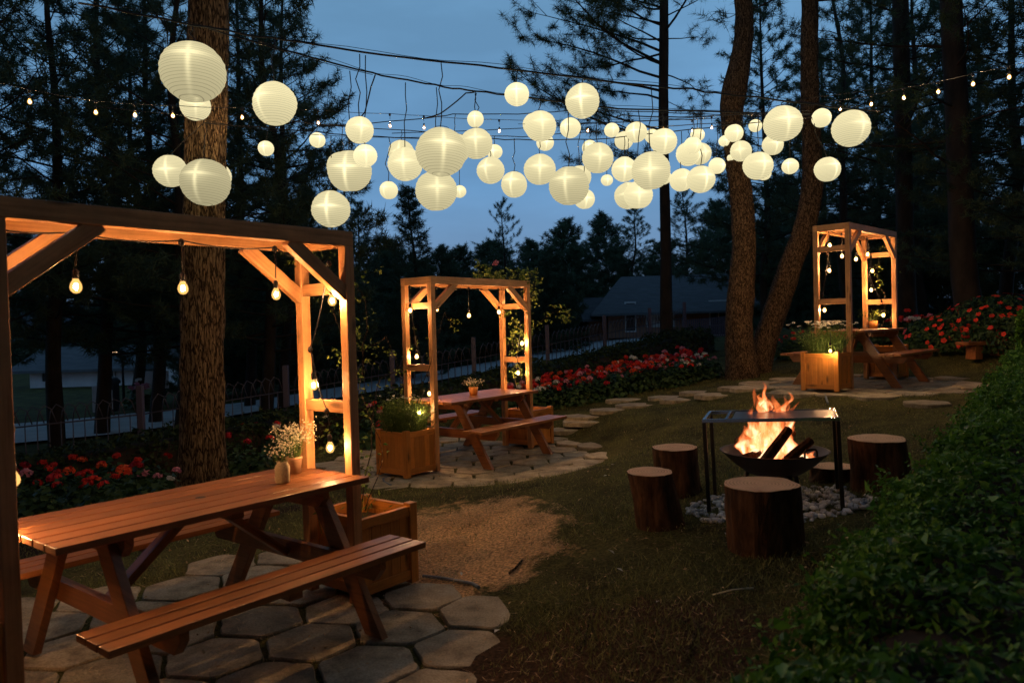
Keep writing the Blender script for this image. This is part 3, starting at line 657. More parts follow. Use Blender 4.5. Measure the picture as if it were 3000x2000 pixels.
j = put('flower_jar', 'burlap-wrapped jar with white sprigs on the nearest picnic table', 'jar', 'N', (v.x, v.y, .75))
MB().lathe([(.001, .001), (.036, .001), (.040, .012), (.041, .08), (.036, .098), (.030, .106), (.031, .120), (.027, .120), (.026, .104)], 24, smooth=True).build('jar_body', MT['burlap'], j)

h_ = bpy.data.objects.new('bouquet', None); C.objects.link(h_); h_.parent = j; h_.location = (0, 0, .10)

sprig(h_, 26, .11, .08, 7, MT['herb'], MT['fl_gyp'], .010)
v = plane_hit('N', 676, 1086, 'y', .12)
j = put('flower_pot', 'terracotta coloured pot of white baby\'s breath on the nearest table', 'flower pot', 'N', (v.x, v.y, .75))
MB().lathe([(.001, .001), (.036, .001), (.048, .085), (.050, .086), (.050, .098), (.043, .098), (.042, .08)], 24).build('pot_body', MT['terracotta'], j)
h_ = bpy.data.objects.new('bouquet', None); C.objects.link(h_); h_.parent = j; h_.location = (0, 0, .08)
sprig(h_, 70, .19, .13, 9, MT['herb'], MT['fl_gyp'], .011)
v = plane_hit('M', 1088, 913, 'y', .0)
j = put('flower_pot', 'small wooden pot of dry sprigs on the middle picnic table', 'flower pot', 'M', (v.x, v.y, .75))
MB().lathe([(.001, .001), (.045, .001), (.058, .10), (.052, .10), (.050, .085)], 20).build('pot_body', MT['planter'], j)
h_ = bpy.data.objects.new('bouquet', None); C.objects.link(h_); h_.parent = j; h_.location = (0, 0, .085)
sprig(h_, 40, .09, .13, 5, MT['herb'], MT['fl_gyp'], .014)
v = plane_hit('R', 2006, 765, 'y', .1)
j = put('flower_pot', 'brown pot of wispy green sprigs on the far right table', 'flower pot', 'R', (v.x, v.y, .75))
MB().lathe([(.001, .001), (.055, .001), (.065, .11), (.058, .11), (.056, .09)], 20).build('pot_body', MT['planter'], j)
h_ = bpy.data.objects.new('bouquet', None); C.objects.link(h_); h_.parent = j; h_.location = (0, 0, .09)
sprig(h_, 50, .16, .22, 4, MT['herb'], MT['vine'], .016)

def bushy(name, label, cat, k, c, n, h, spread, mat_, fl=None, nfl=0, fs=.03, blade=.006, group=None):
    t = put(name, label, cat, k, c, group)
    P = np.c_[RG.uniform(-.17, .17, n), RG.uniform(-.17, .17, n), np.zeros(n)]
    a = RG.normal(size=(n, 2)) * spread; E = np.c_[P[:, 0] * 1.1 + a[:, 0], P[:, 1] * 1.1 + a[:, 1], h * RG.uniform(.5, 1.0, n)]
    mid = (P + E) / 2 + np.c_[-a * .18, np.full(n, h * .06)]
    s = unit(np.cross(E - P, RG.normal(size=(n, 3)))) * blade
    V = np.stack([P - s, P + s, mid + s * .8, mid - s * .8, E], 1).reshape(-1, 3); i = np.arange(n)[:, None] * 5
    T = np.concatenate([i + [[0, 1, 2]], i + [[0, 2, 3]], i + [[3, 2, 4]]]); tn = np.tile(RG.uniform(0, 1, n), 3)
    pick = RG.integers(0, n, n * 3); q = RG.uniform(.3, 1, (n * 3, 1)); PL_ = P[pick] * (1 - q) + E[pick] * q
    lv = leaves(PL_, RG.normal(size=PL_.shape), .035, .3)
    V, T, S, _ = join([(V, T, tn), lv])
    f = ob('foliage', trimesh('foliage', V, T, mat_, S), t)
    if fl:
        order = np.argsort(-E[:, 2] + RG.normal(size=n) * .03)[:nfl]
        for q in order:
            fm = ob('flower', FLM[fl], t); fm.location = E[q]; fm.rotation_euler = (rnd.uniform(-.5, .5), rnd.uniform(-.5, .5), rnd.uniform(0, 6)); fm.scale = (fs,) * 3
    return t
# flower-head meshes, radius about 1
FLM = {}
def head_mesh(nm, m, n=26, dome=.75, size=.62):
    d = RG.normal(size=(n, 3)); d[:, 2] = np.abs(d[:, 2]) * .9 - .1; d = unit(d); P = d * np.array([1, 1, dome]) * .72
    v, t, tn = leaves(P, d, size, .95, .5); FLM[nm] = trimesh(nm, v, t, m, tn)
for c in ('red', 'orange', 'pink', 'white', 'crimson'): head_mesh(c, MT['fl_' + c])
n = 14; ang = np.arange(n) / n * 6.283; dd = np.c_[np.cos(ang), np.sin(ang), np.zeros(n)]
V = []; T = []
for i in range(n):
    a = dd[i]; s_ = np.array([-a[1], a[0], 0]) * .17; V += [a * .2, a * .75 + s_ + [0, 0, .12], a * 1.05 + [0, 0, .03], a * .75 - s_ + [0, 0, .12]]; T += [(4 * i, 4 * i + 1, 4 * i + 2), (4 * i, 4 * i + 2, 4 * i + 3)]
FLM['daisy'] = trimesh('daisy', np.array(V), T, MT['fl_daisy'], np.full(len(T), .6))
n = 5; V = []; T = []
for i in range(n):
    b_ = i / n * 6.283; a = np.array([math.cos(b_), math.sin(b_), 0]); s_ = np.array([-a[1], a[0], 0]) * .5; V += [a * .05, a * .6 + s_, a * 1.0 + [0, 0, .1], a * .6 - s_]; T += [(4 * i, 4 * i + 1, 4 * i + 2), (4 * i, 4 * i + 2, 4 * i + 3)]
FLM['impatiens'] = trimesh('impatiens', np.array(V), T, MT['fl_imp'], np.full(len(T), .5))
xc = PL / 2 + PP / 2
bushy('herb_clump', 'tall green herb clump with tiny white flowers in the middle left planter', 'plant', 'M', (-xc, 0, HP - .09), 1000, .46, .11, MT['herb'], 'daisy', 26, .016, .0025)
bushy('daisy_clump', 'bushy clump of white daisies in the planter beyond the fire', 'plant', 'R', (-xc, 0, HP - .09), 420, .50, .13, MT['herb'], 'daisy', 80, .024, .003)
bushy('weed_tuft', 'few dry weeds in the planter at the nearest table\'s right end', 'plant', 'N', (xc - .10, .05, HP - .09), 14, .22, .07, MT['vine'], None, 0, .0, .002)
lone_bulb(963, 944, 8.25, 'single lit bulb glowing in the herbs of the middle planter')
lone_bulb(1907, 803, 9.35, 'single lit bulb glowing among the far right planter\'s daisies')

# climbing roses
def vine(label, k, stems, nleaf, size=.045, fl=None):
    t = thing('climbing_rose', label, 'climbing plant', LOC[k], SETS[k][3], 'climbing roses on the pergolas'); mb = MB(); P = []
    for st, nl in stems:
        pts = [Vector(p) for p in st]; fine = []
        for a, b in zip(pts[:-1], pts[1:]):
            for q in range(5): fine.append(a.lerp(b, q / 5) + Vector((rnd.gauss(0, .012), rnd.gauss(0, .012), rnd.gauss(0, .012))))
        fine.append(pts[-1]); mb.tube(fine, [.005 * (1 - .6 * i / len(fine)) for i in range(len(fine))], 4)
        for q in range(nl):
            c = fine[rnd.randrange(len(fine) // 4, len(fine))] + Vector((rnd.gauss(0, .05), rnd.gauss(0, .05), rnd.gauss(0, .05)))
            for z in range(5): P.append(c + Vector((rnd.gauss(0, .028), rnd.gauss(0, .028), rnd.gauss(0, .02))))
    mb.build('stem', MT['bark_dark'], t)
    P = np.array([tuple(p) for p in P]); v, tt, tn = leaves(P, RG.normal(size=P.shape) * .5 + [0, 0, .7], size, .6); f = ob('foliage', trimesh('foliage', v, tt, MT['vine'], tn), t)
    for p in (fl or []): q = ob('flower', FLM['pink'], t); q.location = p; q.scale = (.045,) * 3
l, wd = PL / 2, PW / 2
vine('leafy rose climbing the right end of the middle pergola', 'M', [([(l + .15, .05, HP), (l + .05, 0, 1.0), (l + .02, .06, 1.6), (l - .05, .1, 2.18), (l - .5, .05, 2.22), (l - .75, 0, 2.25)], 60), ([(l + .12, -.05, HP), (l + .04, -.1, 1.3), (l + .06, -.2, 1.75), (l + .14, -.24, 2.2), (l - .25, -.2, 2.24)], 48), ([(l + .1, .1, HP), (l + .08, .05, 1.0), (l + .35, .0, 1.55), (l + .7, -.1, 1.75), (l + .95, -.2, 1.72)], 34), ([(l + .1, .1, HP), (l - .02, .0, .9), (l - .04, .06, 1.25), (l - .02, .0, 1.5)], 30)], 5, .05, fl=[(l - .32, .05, 2.38), (l - .28, .1, 2.36)])
vine('rose shoots trailing off the left posts of the middle pergola', 'M', [([(-l - .1, .2, HP), (-l - .05, wd, 1.1), (-l - .25, wd, 1.5), (-l - .5, wd + .1, 1.35), (-l - .75, wd + .2, 1.3)], 16), ([(-l - .1, .1, HP), (-l + .02, -wd, 1.3), (-l + .2, -wd, 1.75), (-l + .3, -wd, 1.6)], 7), ([(-l - .1, .2, HP), (-l + .02, wd, 1.2), (-l + .02, wd, 1.55)], 12)], 5, .035)
vine('leafy rose growing up behind the right posts of the nearest pergola', 'N', [([(l + .2, .1, HP), (l + .3, .2, 1.0), (l + .25, .25, 1.7), (l + .1, .24, 2.0), (l - .1, .2, 2.1)], 26), ([(l + .25, .15, HP), (l + .5, .35, 1.1), (l + .65, .4, 1.7), (l + .5, .4, 2.0)], 22), ([(l + .3, .15, HP), (l + .35, .1, .65), (l + .2, .22, .9)], 26), ([(l + .3, .1, HP), (l + .8, .5, 1.2), (l + 1.2, .6, 1.3)], 8)], 5, .032)
vine('bare rose shoots on the right end of the far right pergola', 'R', [([(l + .1, 0, HP), (l + .05, -.05, 1.2), (l + .1, .1, 1.6), (l, -.1, 1.95)], 10), ([(l + .1, -.1, HP), (l + .1, -.15, 1.3), (l + .05, -.2, 1.75)], 6)], 5, .04)
t = thing('rose_cane', 'long bare cane arching beside the nearest pergola\'s right post', 'climbing plant', (0, 0, 0))
MB().tube([at(830, 905, 4.55), at(852, 965, 4.6), at(873, 1010, 4.6), at(880, 1050, 4.58), at(868, 1095, 4.5), at(848, 1140, 4.45), at(838, 1172, 4.42)], [.0016, .002, .0022, .0025, .003, .003, .0035], 6).build('cane', MT['bark'], t)

# ------------------------------------------------------------------ fire bowl, grill frame, log stools
fc_ = Vector((1.318, 5.2)); fy = math.radians(-20); fx = Vector((math.cos(fy), math.sin(fy))); fd = Vector((-fx.y, fx.x))
FW, FD = .88, .52
fcen = fc_ + fx * FW / 2 + fd * FD / 2; fz = gz(fcen.x, fcen.y)
tilt = math.atan2(gz(*(fcen + fx * .4)) - gz(*(fcen - fx * .4)), .8) * .45
t = thing('grill_frame', 'welded steel frame with a flat griddle standing over the fire bowl', 'grill frame', (fcen.x, fcen.y, fz), fy); t.rotation_euler = (0, -tilt, fy)
GH = .60
for sx in (-1, 1):
    for sy in (-1, 1): MB().box((sx * (FW / 2 - .013), sy * (FD / 2 - .013), GH / 2 - .03), (.026, .026, GH + .05)).build('leg', MT['steel_dark'], t, .002)
m = MB()
for sy in (-1, 1): m.box((0, sy * (FD / 2 - .012), GH + .008), (FW, .024, .024))
for sx in (-1, 1): m.box((sx * (FW / 2 - .012), 0, GH + .008), (.024, FD - .05, .024))
m.box((-FW / 2 + .16, 0, GH + .008), (.02, FD - .05, .02))
m.build('top_rim', MT['steel'], t, .002)
MB().box((.085, 0, GH + .010), (FW - .22, FD - .055, .005)).build('griddle', MT['griddle'], t, .001)
bc = at(1778, 1034, 5.42); bz = gz(bc.x, bc.y)
t = thing('fire_bowl', 'black iron wok-shaped fire bowl on legs under the grill frame', 'fire bowl', (bc.x, bc.y, bz)); RB = .375; zr = bc.z - bz
MB().lathe([(.001, zr - .195), (.10, zr - .188), (.19, zr - .155), (.28, zr - .09), (RB, zr), (RB + .006, zr + .003), (RB - .008, zr + .004), (.275, zr - .08), (.185, zr - .145), (.1, zr - .176), (.001, zr - .182)], 40).build('bowl', MT['iron'], t)
for a in (.5, 2.4, 4.9): MB().tube([(.20 * math.cos(a), .20 * math.sin(a), zr - .15), (.25 * math.cos(a), .25 * math.sin(a), 0)], .018, 8).build('leg', MT['steel_dark'], t)
for a in (-1.15, 2.0):
    c_, s_ = math.cos(a), math.sin(a); T_ = Vector((-s_, c_, 0)); o_ = Vector((c_, s_, 0)) * (RB - .03) + Vector((0, 0, zr - .012))
    MB().tube([o_ - T_ * .055, o_ - T_ * .055 + Vector((0, 0, .05)), o_ - T_ * .04 + Vector((0, 0, .065)), o_ + T_ * .04 + Vector((0, 0, .065)), o_ + T_ * .055 + Vector((0, 0, .05)), o_ + T_ * .055], .008, 8).build('handle', MT['iron'], t)
MB().lathe([(.001, zr - .10), (.12, zr - .105), (.22, zr - .125)], 24).build('ash_bed', MT['soil'], t)
zb = bc.z
for i, (a, b, r, lb) in enumerate([((-.15, -.19, -.06), (.10, -.02, .15), .036, 'split log leaning to the right across the fire, its end high'), ((.05, -.12, -.05), (.25, -.04, .07), .034, 'charred log lying low at the right of the flames'), ((-.05, .12, -.07), (.2, .16, .11), .032, 'burning log leaning at the back of the fire'), ((-.24, .02, -.06), (.10, .14, .0), .03, 'half-burnt log lying at the left back of the bowl'), ((-.06, -.23, -.07), (.14, -.17, -.045), .032, 'short black log stub at the front of the fire')]):
    t = thing('firewood_log', lb, 'firewood', (bc.x, bc.y, zb), 0, 'logs burning in the fire bowl'); a, b = Vector(a), Vector(b)
    MB().tube([a, a.lerp(b, .33), a.lerp(b, .66), b], [r, r * 1.08, r * 1.02, r * .95], 7, smooth=False).build('log', MT['stump_bark'], t)
    d = (b - a).normalized(); MB().tube([b + d * .001, b + d * .004], r * .8, 7).build('cut_end', MT['endgrain'], t)
    MB().tube([a.lerp(b, .15) - Vector((0, 0, r * .8)), a.lerp(b, .6) - Vector((0, 0, r * .8))], r * .45, 6, smooth=False).build('glowing_char', MT['ember'], t)
t = thing('ember_bed', 'glowing embers scattered in the fire bowl', 'embers', (bc.x, bc.y, zb)); t['kind'] = 'stuff'; m = MB()
for k in range(34):
    a = rnd.uniform(0, 6.28); r = rnd.random() ** .5 * .22; c_ = Vector((r * math.cos(a) + .05, r * math.sin(a), -.095)); s_ = rnd.uniform(.006, .014)
    m.lathe([(.001, -s_), (s_, -s_ * .3), (s_ * .8, s_ * .5), (.001, s_)], 5, c_, smooth=False)
m.build('ember', MT['ember'], t)['kind'] = 'stuff'
t = thing('flame', 'orange and yellow flames leaping from the burning logs through the grill', 'fire', (bc.x, bc.y, zb - .08))
def tongue(x, y, z0, h, wd, bend, tw):
    m = MB(); n = 18; K = 14; i0 = 0
    for i in range(n):
        q = i / (n - 1); pr = (math.sin(min(1, q * 2.6 + .25) * math.pi / 2)) * (1 - q) ** .75 * (1 + .25 * math.sin(q * 9 + tw * 3)); cx = x + bend * q * q + .035 * math.sin(q * 7 + tw) * q; cy = y + .03 * math.sin(q * 6 + tw * 2) * q
        for k in range(K):
            a = 2 * math.pi * k / K; rr = wd * pr * (1 + .34 * math.sin(2 * a + tw + q * 5) + .22 * math.sin(3 * a - q * 11 + tw) + .5 * q * mnoise.noise(Vector((math.cos(a) * 2 + tw * 5, math.sin(a) * 2, q * 6)))); m.v.append(Vector((cx + rr * math.cos(a), cy + rr * .75 * math.sin(a), z0 + h * q)))
    for i in range(n - 1):
        for k in range(K): k2 = (k + 1) % K; m.face((i * K + k, i * K + k2, (i + 1) * K + k2, (i + 1) * K + k), [(k / K, i / (n - 1)), ((k + 1) / K, i / (n - 1)), ((k + 1) / K, (i + 1) / (n - 1)), (k / K, (i + 1) / (n - 1))], 0, .5, True)
    return m.build('flame_tongue', MT['flame'], t)
FR = random.Random(21)
for k in range(20):
    x_ = FR.uniform(-.175, .13); q_ = 1 - abs(x_ + .02) / .26; tongue(x_, FR.uniform(.02, .15), FR.uniform(0, .05), (.10 + .26 * q_) * FR.uniform(.7, 1.2), FR.uniform(.03, .06) + .03 * q_, FR.uniform(-.05, .06), FR.uniform(0, 6.3))
for a in [(-.06, .06, .20, .34, .05, -.03, 5.0), (.05, .04, .17, .30, .06, .05, 2.9), (-.14, .03, .17, .24, .05, -.02, .1), (.12, .06, .2, .22, .05, .07, 1.0), (-.02, .05, .36, .22, .035, -.06, 2.0), (.10, .05, .33, .17, .03, .05, 3.3), (.02, .0, .12, .36, .06, .02, 4.1), (.2, -.03, .0, .14, .04, .02, 1.9), (.25, -.06, .0, .09, .03, .01, .4), (-.09, .02, .40, .10, .022, .03, 5.5)]: tongue(*a)

def log_stool(label, px, py, hw, Y, lean=(0, 0), flat=None, flare=1.1, foot=None, yaw=0, elong=1.):
    if foot: Y = on_ground(px, foot).y; Y += px_w(hw, Y) * .95
    top = at(px, py, Y); r = px_w(hw, Y); x, y = top.x, top.y; z = gz(x, y); H = top.z - z
    t = thing('log_stool', label, 'log stool', (x, y, z), yaw, 'log stools round the fire'); m = MB(); n = 56; rows = 16; sd = rnd.uniform(0, 50)
    def rad(a, q, rr):
        w_ = 1 + .05 * math.sin(2 * a + sd) + .03 * math.sin(3 * a + sd * 2); f = 1 + (flare - 1) * (1 - q) ** 2.2
        lump = .06 * fbm((math.cos(a) * 2.2 + sd, math.sin(a) * 2.2, q * 1.2)) + .035 * fbm((math.cos(a) * 8 + sd, math.sin(a) * 8, q * 2))
        R_ = rr * (w_ * f + lump); X_, Y_ = R_ * math.cos(a) * elong, R_ * math.sin(a)
        if flat is not None: X_ = min(X_, flat * rr * (1 + .25 * (1 - q)))
        return X_, Y_
    for i in range(rows):
        q = i / (rows - 1)
        for k in range(n): a = 2 * math.pi * k / n; X_, Y_ = rad(a, q, r); m.v.append(Vector((X_ + lean[0] * (q - 1), Y_ + lean[1] * (q - 1), H * q - .02)))
    for i in range(rows - 1):
        for k in range(n): k2 = (k + 1) % n; m.face((i * n + k, i * n + k2, (i + 1) * n + k2, (i + 1) * n + k), None, 0, .5, True)
    m.build('bark', MT['stump_bark'], t)
    m = MB(); 
    for sc_, dz in ((1.0, -.021), (.99, -.017), (.6, -.0165), (.3, -.017)):
        for k in range(n): a = 2 * math.pi * k / n; X_, Y_ = rad(a, 1, r); m.v.append(Vector((X_ * sc_, Y_ * sc_, H + dz)))
    for i in range(3):
        for k in range(n): k2 = (k + 1) % n; m.face((i * n + k, i * n + k2, (i + 1) * n + k2, (i + 1) * n + k), None, 0, .5, False)
    m.face(tuple(3 * n + k for k in range(n)), None, 0, .5)
    m.build('cut_top', MT['endgrain'], t); return t
log_stool('largest log stool in front of the fire with one side sawn flat', 1748, 1103, 84, 3.98, (-.02, 0), .95, 1.0, yaw=.12, foot=1286)
log_stool('left front log stool, paler bark, leaning a little, nearest the lawn', 1492, 1076, 54, 4.7, (-.07, 0), None, 1.12, foot=1222)
log_stool('log stool at back left, partly hidden by the leaning one', 1550, 1021, 52, 5.5, (-.02, 0), None, 1.1, foot=1142)
log_stool('wide dark log stool to the right of the fire by the hedge', 2016, 1000, 64, 5.3, (-.03, 0), None, 1.12, foot=1138)
log_stool('low pale-topped stump half hidden behind the fire bowl', 1912, 1064, 47, 5.75, (0, 0), None, 1.1, yaw=.6)
# white pebbles under the fire
m = []; pc = fcen + Vector((.0, -.10)); 
t = MB(); 
for k in range(520):
    a = rnd.uniform(0, 6.28); r = rnd.random() ** .5 * .56; x, y = pc.x + r * math.cos(a) * 1.12, pc.y + r * math.sin(a) * .8; s_ = rnd.uniform(.012, .031); i0 = len(t.v)
    R_ = Matrix.Rotation(rnd.uniform(0, 6), 3, 'Z') @ Matrix.Rotation(rnd.uniform(-.5, .5), 3, 'X'); tn = rnd.random()
    z = gz(x, y) + s_ * .3 + (.02 if r < .35 else 0) * rnd.random()
    pr = [(.001, -.55), (.7, -.4), (1, 0), (.72, .42), (.001, .58)]; n = 8; wob = [rnd.uniform(.75, 1.15) for _ in range(n)]
    for (rr, zz) in pr:
        for q in range(n): b_ = 2 * math.pi * q / n; t.v.append(Vector((x, y, z)) + R_ @ Vector((rr * wob[q] * math.cos(b_) * s_ * 1.25, rr * wob[q] * math.sin(b_) * s_, zz * s_)))
    for i in range(4):
        for q in range(n): q2 = (q + 1) % n; t.face((i0 + i * n + q, i0 + i * n + q2, i0 + (i + 1) * n + q2, i0 + (i + 1) * n + q), None, 0, tn, True)
tag(t.build('pebble_bed', MT['pebble']), 'white pebbles spread on the ground under the fire bowl', 'pebbles', None, 'stuff')

# ------------------------------------------------------------------ stepping stones and pipes
sel = [(1342, 958, 'stepping stone nearest the middle table on the row up the lawn'), (1398, 944, 'stepping stone beside the red bed, second from the middle table'), (1340, 971, 'thin stepping stone edge just below the first of the row'), (1296, 990, 'stepping stone at the foot of the row by the middle planter'), (1432, 921, 'rounded stepping stone before the longest red bed'), (1459, 933, 'small stepping stone below the rounded one on the lawn'), (1528, 915, 'wide stepping stone half way along the row under the bed'), (1556, 921, 'narrow stepping stone just right of the half-way one'), (1600, 904, 'largest stepping stone of the lawn row, left of the forked trunk'), (1640, 910, 'slanted long stepping stone right of the largest one'), (1688, 893, 'stepping stone at the foot of the curved trunk'), (1728, 894, 'stepping stone between curved trunk and far right planter'), (1745, 882, 'far stepping stone in front of the leaning trunk'), (1800, 907, 'stepping stone just left of the far right planter'), (2128, 930, 'lone flat stone on the grass near the round shrub'), (1838, 908, 'broken stone beside the pipe at the far right planter')]
for px, py, lb in sel:
    p = on_ground(px, py); m = MB(); stone_poly(m, p.x, p.y, rnd.uniform(.26, .36), rnd.uniform(0, 1), .025, .02, sy=rnd.uniform(.7, 1)); m.v = [Vector(v) - p for v in m.v]
    o = m.build('stepping_stone', MT['stone']); o.location = p; tag(o, lb, 'stepping stone', 'stepping stones up the lawn'); STONES.append((p.x, p.y, .28))
def pipe(px, Y0, lb, r=.012):
    pts = [on_ground(*q) for q in px]; o = pts[0]; f = [p - o + Vector((0, 0, r * 1.2)) for p in sag(pts, 4, 0)]
    q = MB().tube(f, r, 8).build('conduit_pipe', MT['hose']); q.location = o; tag(q, lb, 'pipe', 'grey cable pipes at the planters')
pipe([(972, 1328), (1010, 1332), (1050, 1338), (1085, 1346), (1100, 1356)], 0, 'grey pipe lying on soil beside the nearest right planter', .011)
pipe([(893, 1098), (880, 1103), (884, 1112), (898, 1118)], 0, 'short curved grey pipe under the middle left planter', .013)
pipe([(1895, 908), (1898, 918), (1902, 930)], 0, 'short grey pipe running from under the far right planter', .013)

# ------------------------------------------------------------------ trees
def trunk_mesh(name, pts, m, n=14, hi=False, parent=None, o=Vector((0, 0, 0)), sd=0.):
    """pts: (x, y, z, r) up the trunk"""
    P = []
    for i in range(len(pts) - 1):
        a, b = pts[i], pts[i + 1]; p0, p3 = pts[max(0, i - 1)], pts[min(len(pts) - 1, i + 2)]; k = max(2, int(abs(b[2] - a[2]) / (.07 if hi else .25)))
        for q in range(k):
            u = q / k; P.append([.5 * ((2 * a[j]) + (b[j] - p0[j]) * u + (2 * p0[j] - 5 * a[j] + 4 * b[j] - p3[j]) * u * u + (3 * a[j] - p0[j] - 3 * b[j] + p3[j]) * u ** 3) for j in range(4)])
    P.append(list(pts[-1])); V = []; 
    for (x, y, z, r) in P:
        for k in range(n):
            a = 2 * math.pi * k / n; c_, s_ = math.cos(a), math.sin(a)
            if hi:
                e = mnoise.noise(Vector((c_ * 3.2 + sd, s_ * 3.2, z * 1.1))) * .8 + mnoise.noise(Vector((c_ * 8 + sd, s_ * 8, z * 2.2))) * .55 + mnoise.noise(Vector((c_ * 19, s_ * 19 + sd, z * 9))) * .22
                rr = r * (1 + .03 * math.sin(3 * a + z)) - min(.25, r) * .20 * abs(e) + min(.25, r) * .08 + .012 * mnoise.noise(Vector((c_ * 2, s_ * 2 + sd, z * 4)))
            else: rr = r * (1 + .10 * mnoise.noise(Vector((c_ * 2 + sd, s_ * 2, z * 1.3))))
            V.append((x + rr * c_ - o.x, y + rr * s_ - o.y, z - o.z))
    i = np.arange((len(P) - 1) * n).reshape(-1, n); j = np.roll(i, -1, 1)
    T = np.concatenate([np.stack([i, j, j + n], -1).reshape(-1, 3), np.stack([i, j + n, i + n], -1).reshape(-1, 3)])
    me = trimesh(name, V, T, m, np.full(len(T), .5)); me.polygons.foreach_set('use_smooth', np.ones(len(T), bool)); return me
def crown_mesh(name, branches, mats, k, nl, nw, sub=6, tuft_step=.34, droop=.08, rb=.03, dens=1.0):
    """branches: (origin, direction, length, upcurve). Limbs, side twigs and needle tufts along them -> one crown mesh"""
    mb = MB(); P, D = [], []
    for (o, d, L, upc) in branches:
        o, d = Vector(o), Vector(d).normalized(); n = 6; pts = [o]; dd = d.copy(); wob = rnd.uniform(-.3, .3)
        for i in range(n):
            dd = (dd + Vector((rnd.gauss(0, .10), rnd.gauss(0, .10), upc / n + rnd.gauss(0, .06)))).normalized(); pts.append(pts[-1] + dd * (L / n))
        r0 = rb * (L / 3) ** .8; mb.tube(pts, [r0 * (1 - .85 * i / n) for i in range(n + 1)], 5, tone=.2, cap=False)
        side = Vector((-d.y, d.x, 0)).normalized()
        ns = max(3, int(sub * L / 2))
        for s_ in range(ns):
            q = .28 + .72 * (s_ + rnd.random()) / ns; f = q * n; i = min(n - 1, int(f)); b = pts[i].lerp(pts[i + 1], f - i); loc = (pts[i + 1] - pts[i]).normalized()
            sg = 1 if s_ % 2 else -1; sd = (loc * .55 + side * sg * rnd.uniform(.5, 1.0) + Vector((0, 0, rnd.uniform(-.15, .5)))).normalized(); SL = L * rnd.uniform(.16, .34) * (1.25 - q * .6)
            e = b + sd * SL; md = b.lerp(e, .5) + Vector((0, 0, -.03 * SL)); mb.tube([b, md, e], [r0 * .3, r0 * .2, r0 * .1], 3, tone=.2, cap=False)
            nt_ = max(1, int(SL / tuft_step * dens + rnd.random()))
            for u in range(nt_):
                if rnd.random() < .12: continue
                p = b.lerp(e, 1 - u / max(1, nt_) * .75) + Vector((rnd.gauss(0, .05), rnd.gauss(0, .05), rnd.gauss(0, .05))); P.append(p); D.append(sd + Vector((rnd.gauss(0, .3), rnd.gauss(0, .3), .35 + rnd.gauss(0, .2))))
        P.append(pts[-1]); D.append(dd + Vector((0, 0, .3)))
    P = np.array([tuple(p) for p in P]); D = unit(np.array([tuple(p) for p in D]))
    v, t, s_ = needles(P, D, k, nl, nw, .8, droop); bv, bt, bs = mb_tris(mb)
    V, T, S, MI = join([(v, t, s_, 0), (bv, bt, bs, 1)]); return trimesh(name, V, T, mats, S, MI)
def whorl(pts, z0, nb, Lmax, top_el=.9, low_el=.05, bias=None, biasw=0., prof=1.3):
    """branches round a trunk from height z0 to its tip"""
    out = []; zt = pts[-1][2]; a = rnd.uniform(0, 6)
    for i in range(nb):
        q = (i + rnd.random()) / nb; z = z0 + (zt - z0) * q; a += 2.4 + rnd.uniform(-.4, .4); az = a
        if bias is not None and rnd.random() < biasw: az = bias + rnd.gauss(0, .6)
        for j in range(len(pts) - 1):
            if pts[j][2] <= z <= pts[j + 1][2]: break
        u = (z - pts[j][2]) / max(1e-6, pts[j + 1][2] - pts[j][2]); o = Vector([pts[j][k] + (pts[j + 1][k] - pts[j][k]) * u for k in range(3)])
        el = low_el + (top_el - low_el) * q ** 1.5; L = Lmax * (1 - q ** prof * .85) * rnd.uniform(.6, 1.1); out.append((o, (math.cos(az) * math.cos(el), math.sin(az) * math.cos(el), math.sin(el)), L, .35 * (1 - q)))
    return out
PINE, FARP = [MT['needle'], MT['bark_dark']], [MT['needle_far'], MT['bark_dark']]
def real_tree(name, label, px, Y, extra, branches, barkm, n=14, hi=False, group=None, k=36, nl=.2, nw=.012, sub=8, foot=1.25, step=.3, dens=1.0):
    """px: trunk outline in the photograph from the foot up (x, y, half width) at distance Y; extra: (dx, dy, dz, r) steps above the frame"""
    pts = []
    for (x, y, hw) in px: p = at(x, y, Y); pts.append((p.x, p.y, p.z, px_w(hw, Y)))
    f = pts[0]; g = gz(f[0], f[1]); pts = [(f[0], f[1], g - .15, f[3] * foot), (f[0], f[1], g + .06, f[3] * (1 + (foot - 1) * .55))] + [p for p in pts if p[2] > g + .25]
    for (dx, dy, dz, r) in extra: q = pts[-1]; pts.append((q[0] + dx, q[1] + dy, q[2] + dz, r))
    o = Vector((f[0], f[1], g)); t = thing(name, label, 'pine tree', o, 0, group)
    ob('trunk', trunk_mesh('trunk', pts, barkm, n, hi, None, o, rnd.uniform(0, 99)), t)
    br = branches(pts); c = ob('crown', crown_mesh('crown', br, PINE, k, nl, nw, sub, step, dens=dens), t); c.location = -o
    return t
real_tree('pine_tree', 'thick rough-barked pine trunk behind the nearest table, hung with lanterns', [(463, 1092, 50), (464, 1000, 47), (465, 760, 45), (470, 500, 43), (475, 250, 43), (479, 0, 41)], 8.9, [(.05, .05, 2, .19), (.1, 0, 2.5, .14), (0, .1, 2.5, .06)], lambda p: whorl(p, 7.0, 16, 2.6), MT['bark_big'], 72, True, None, foot=1.3)
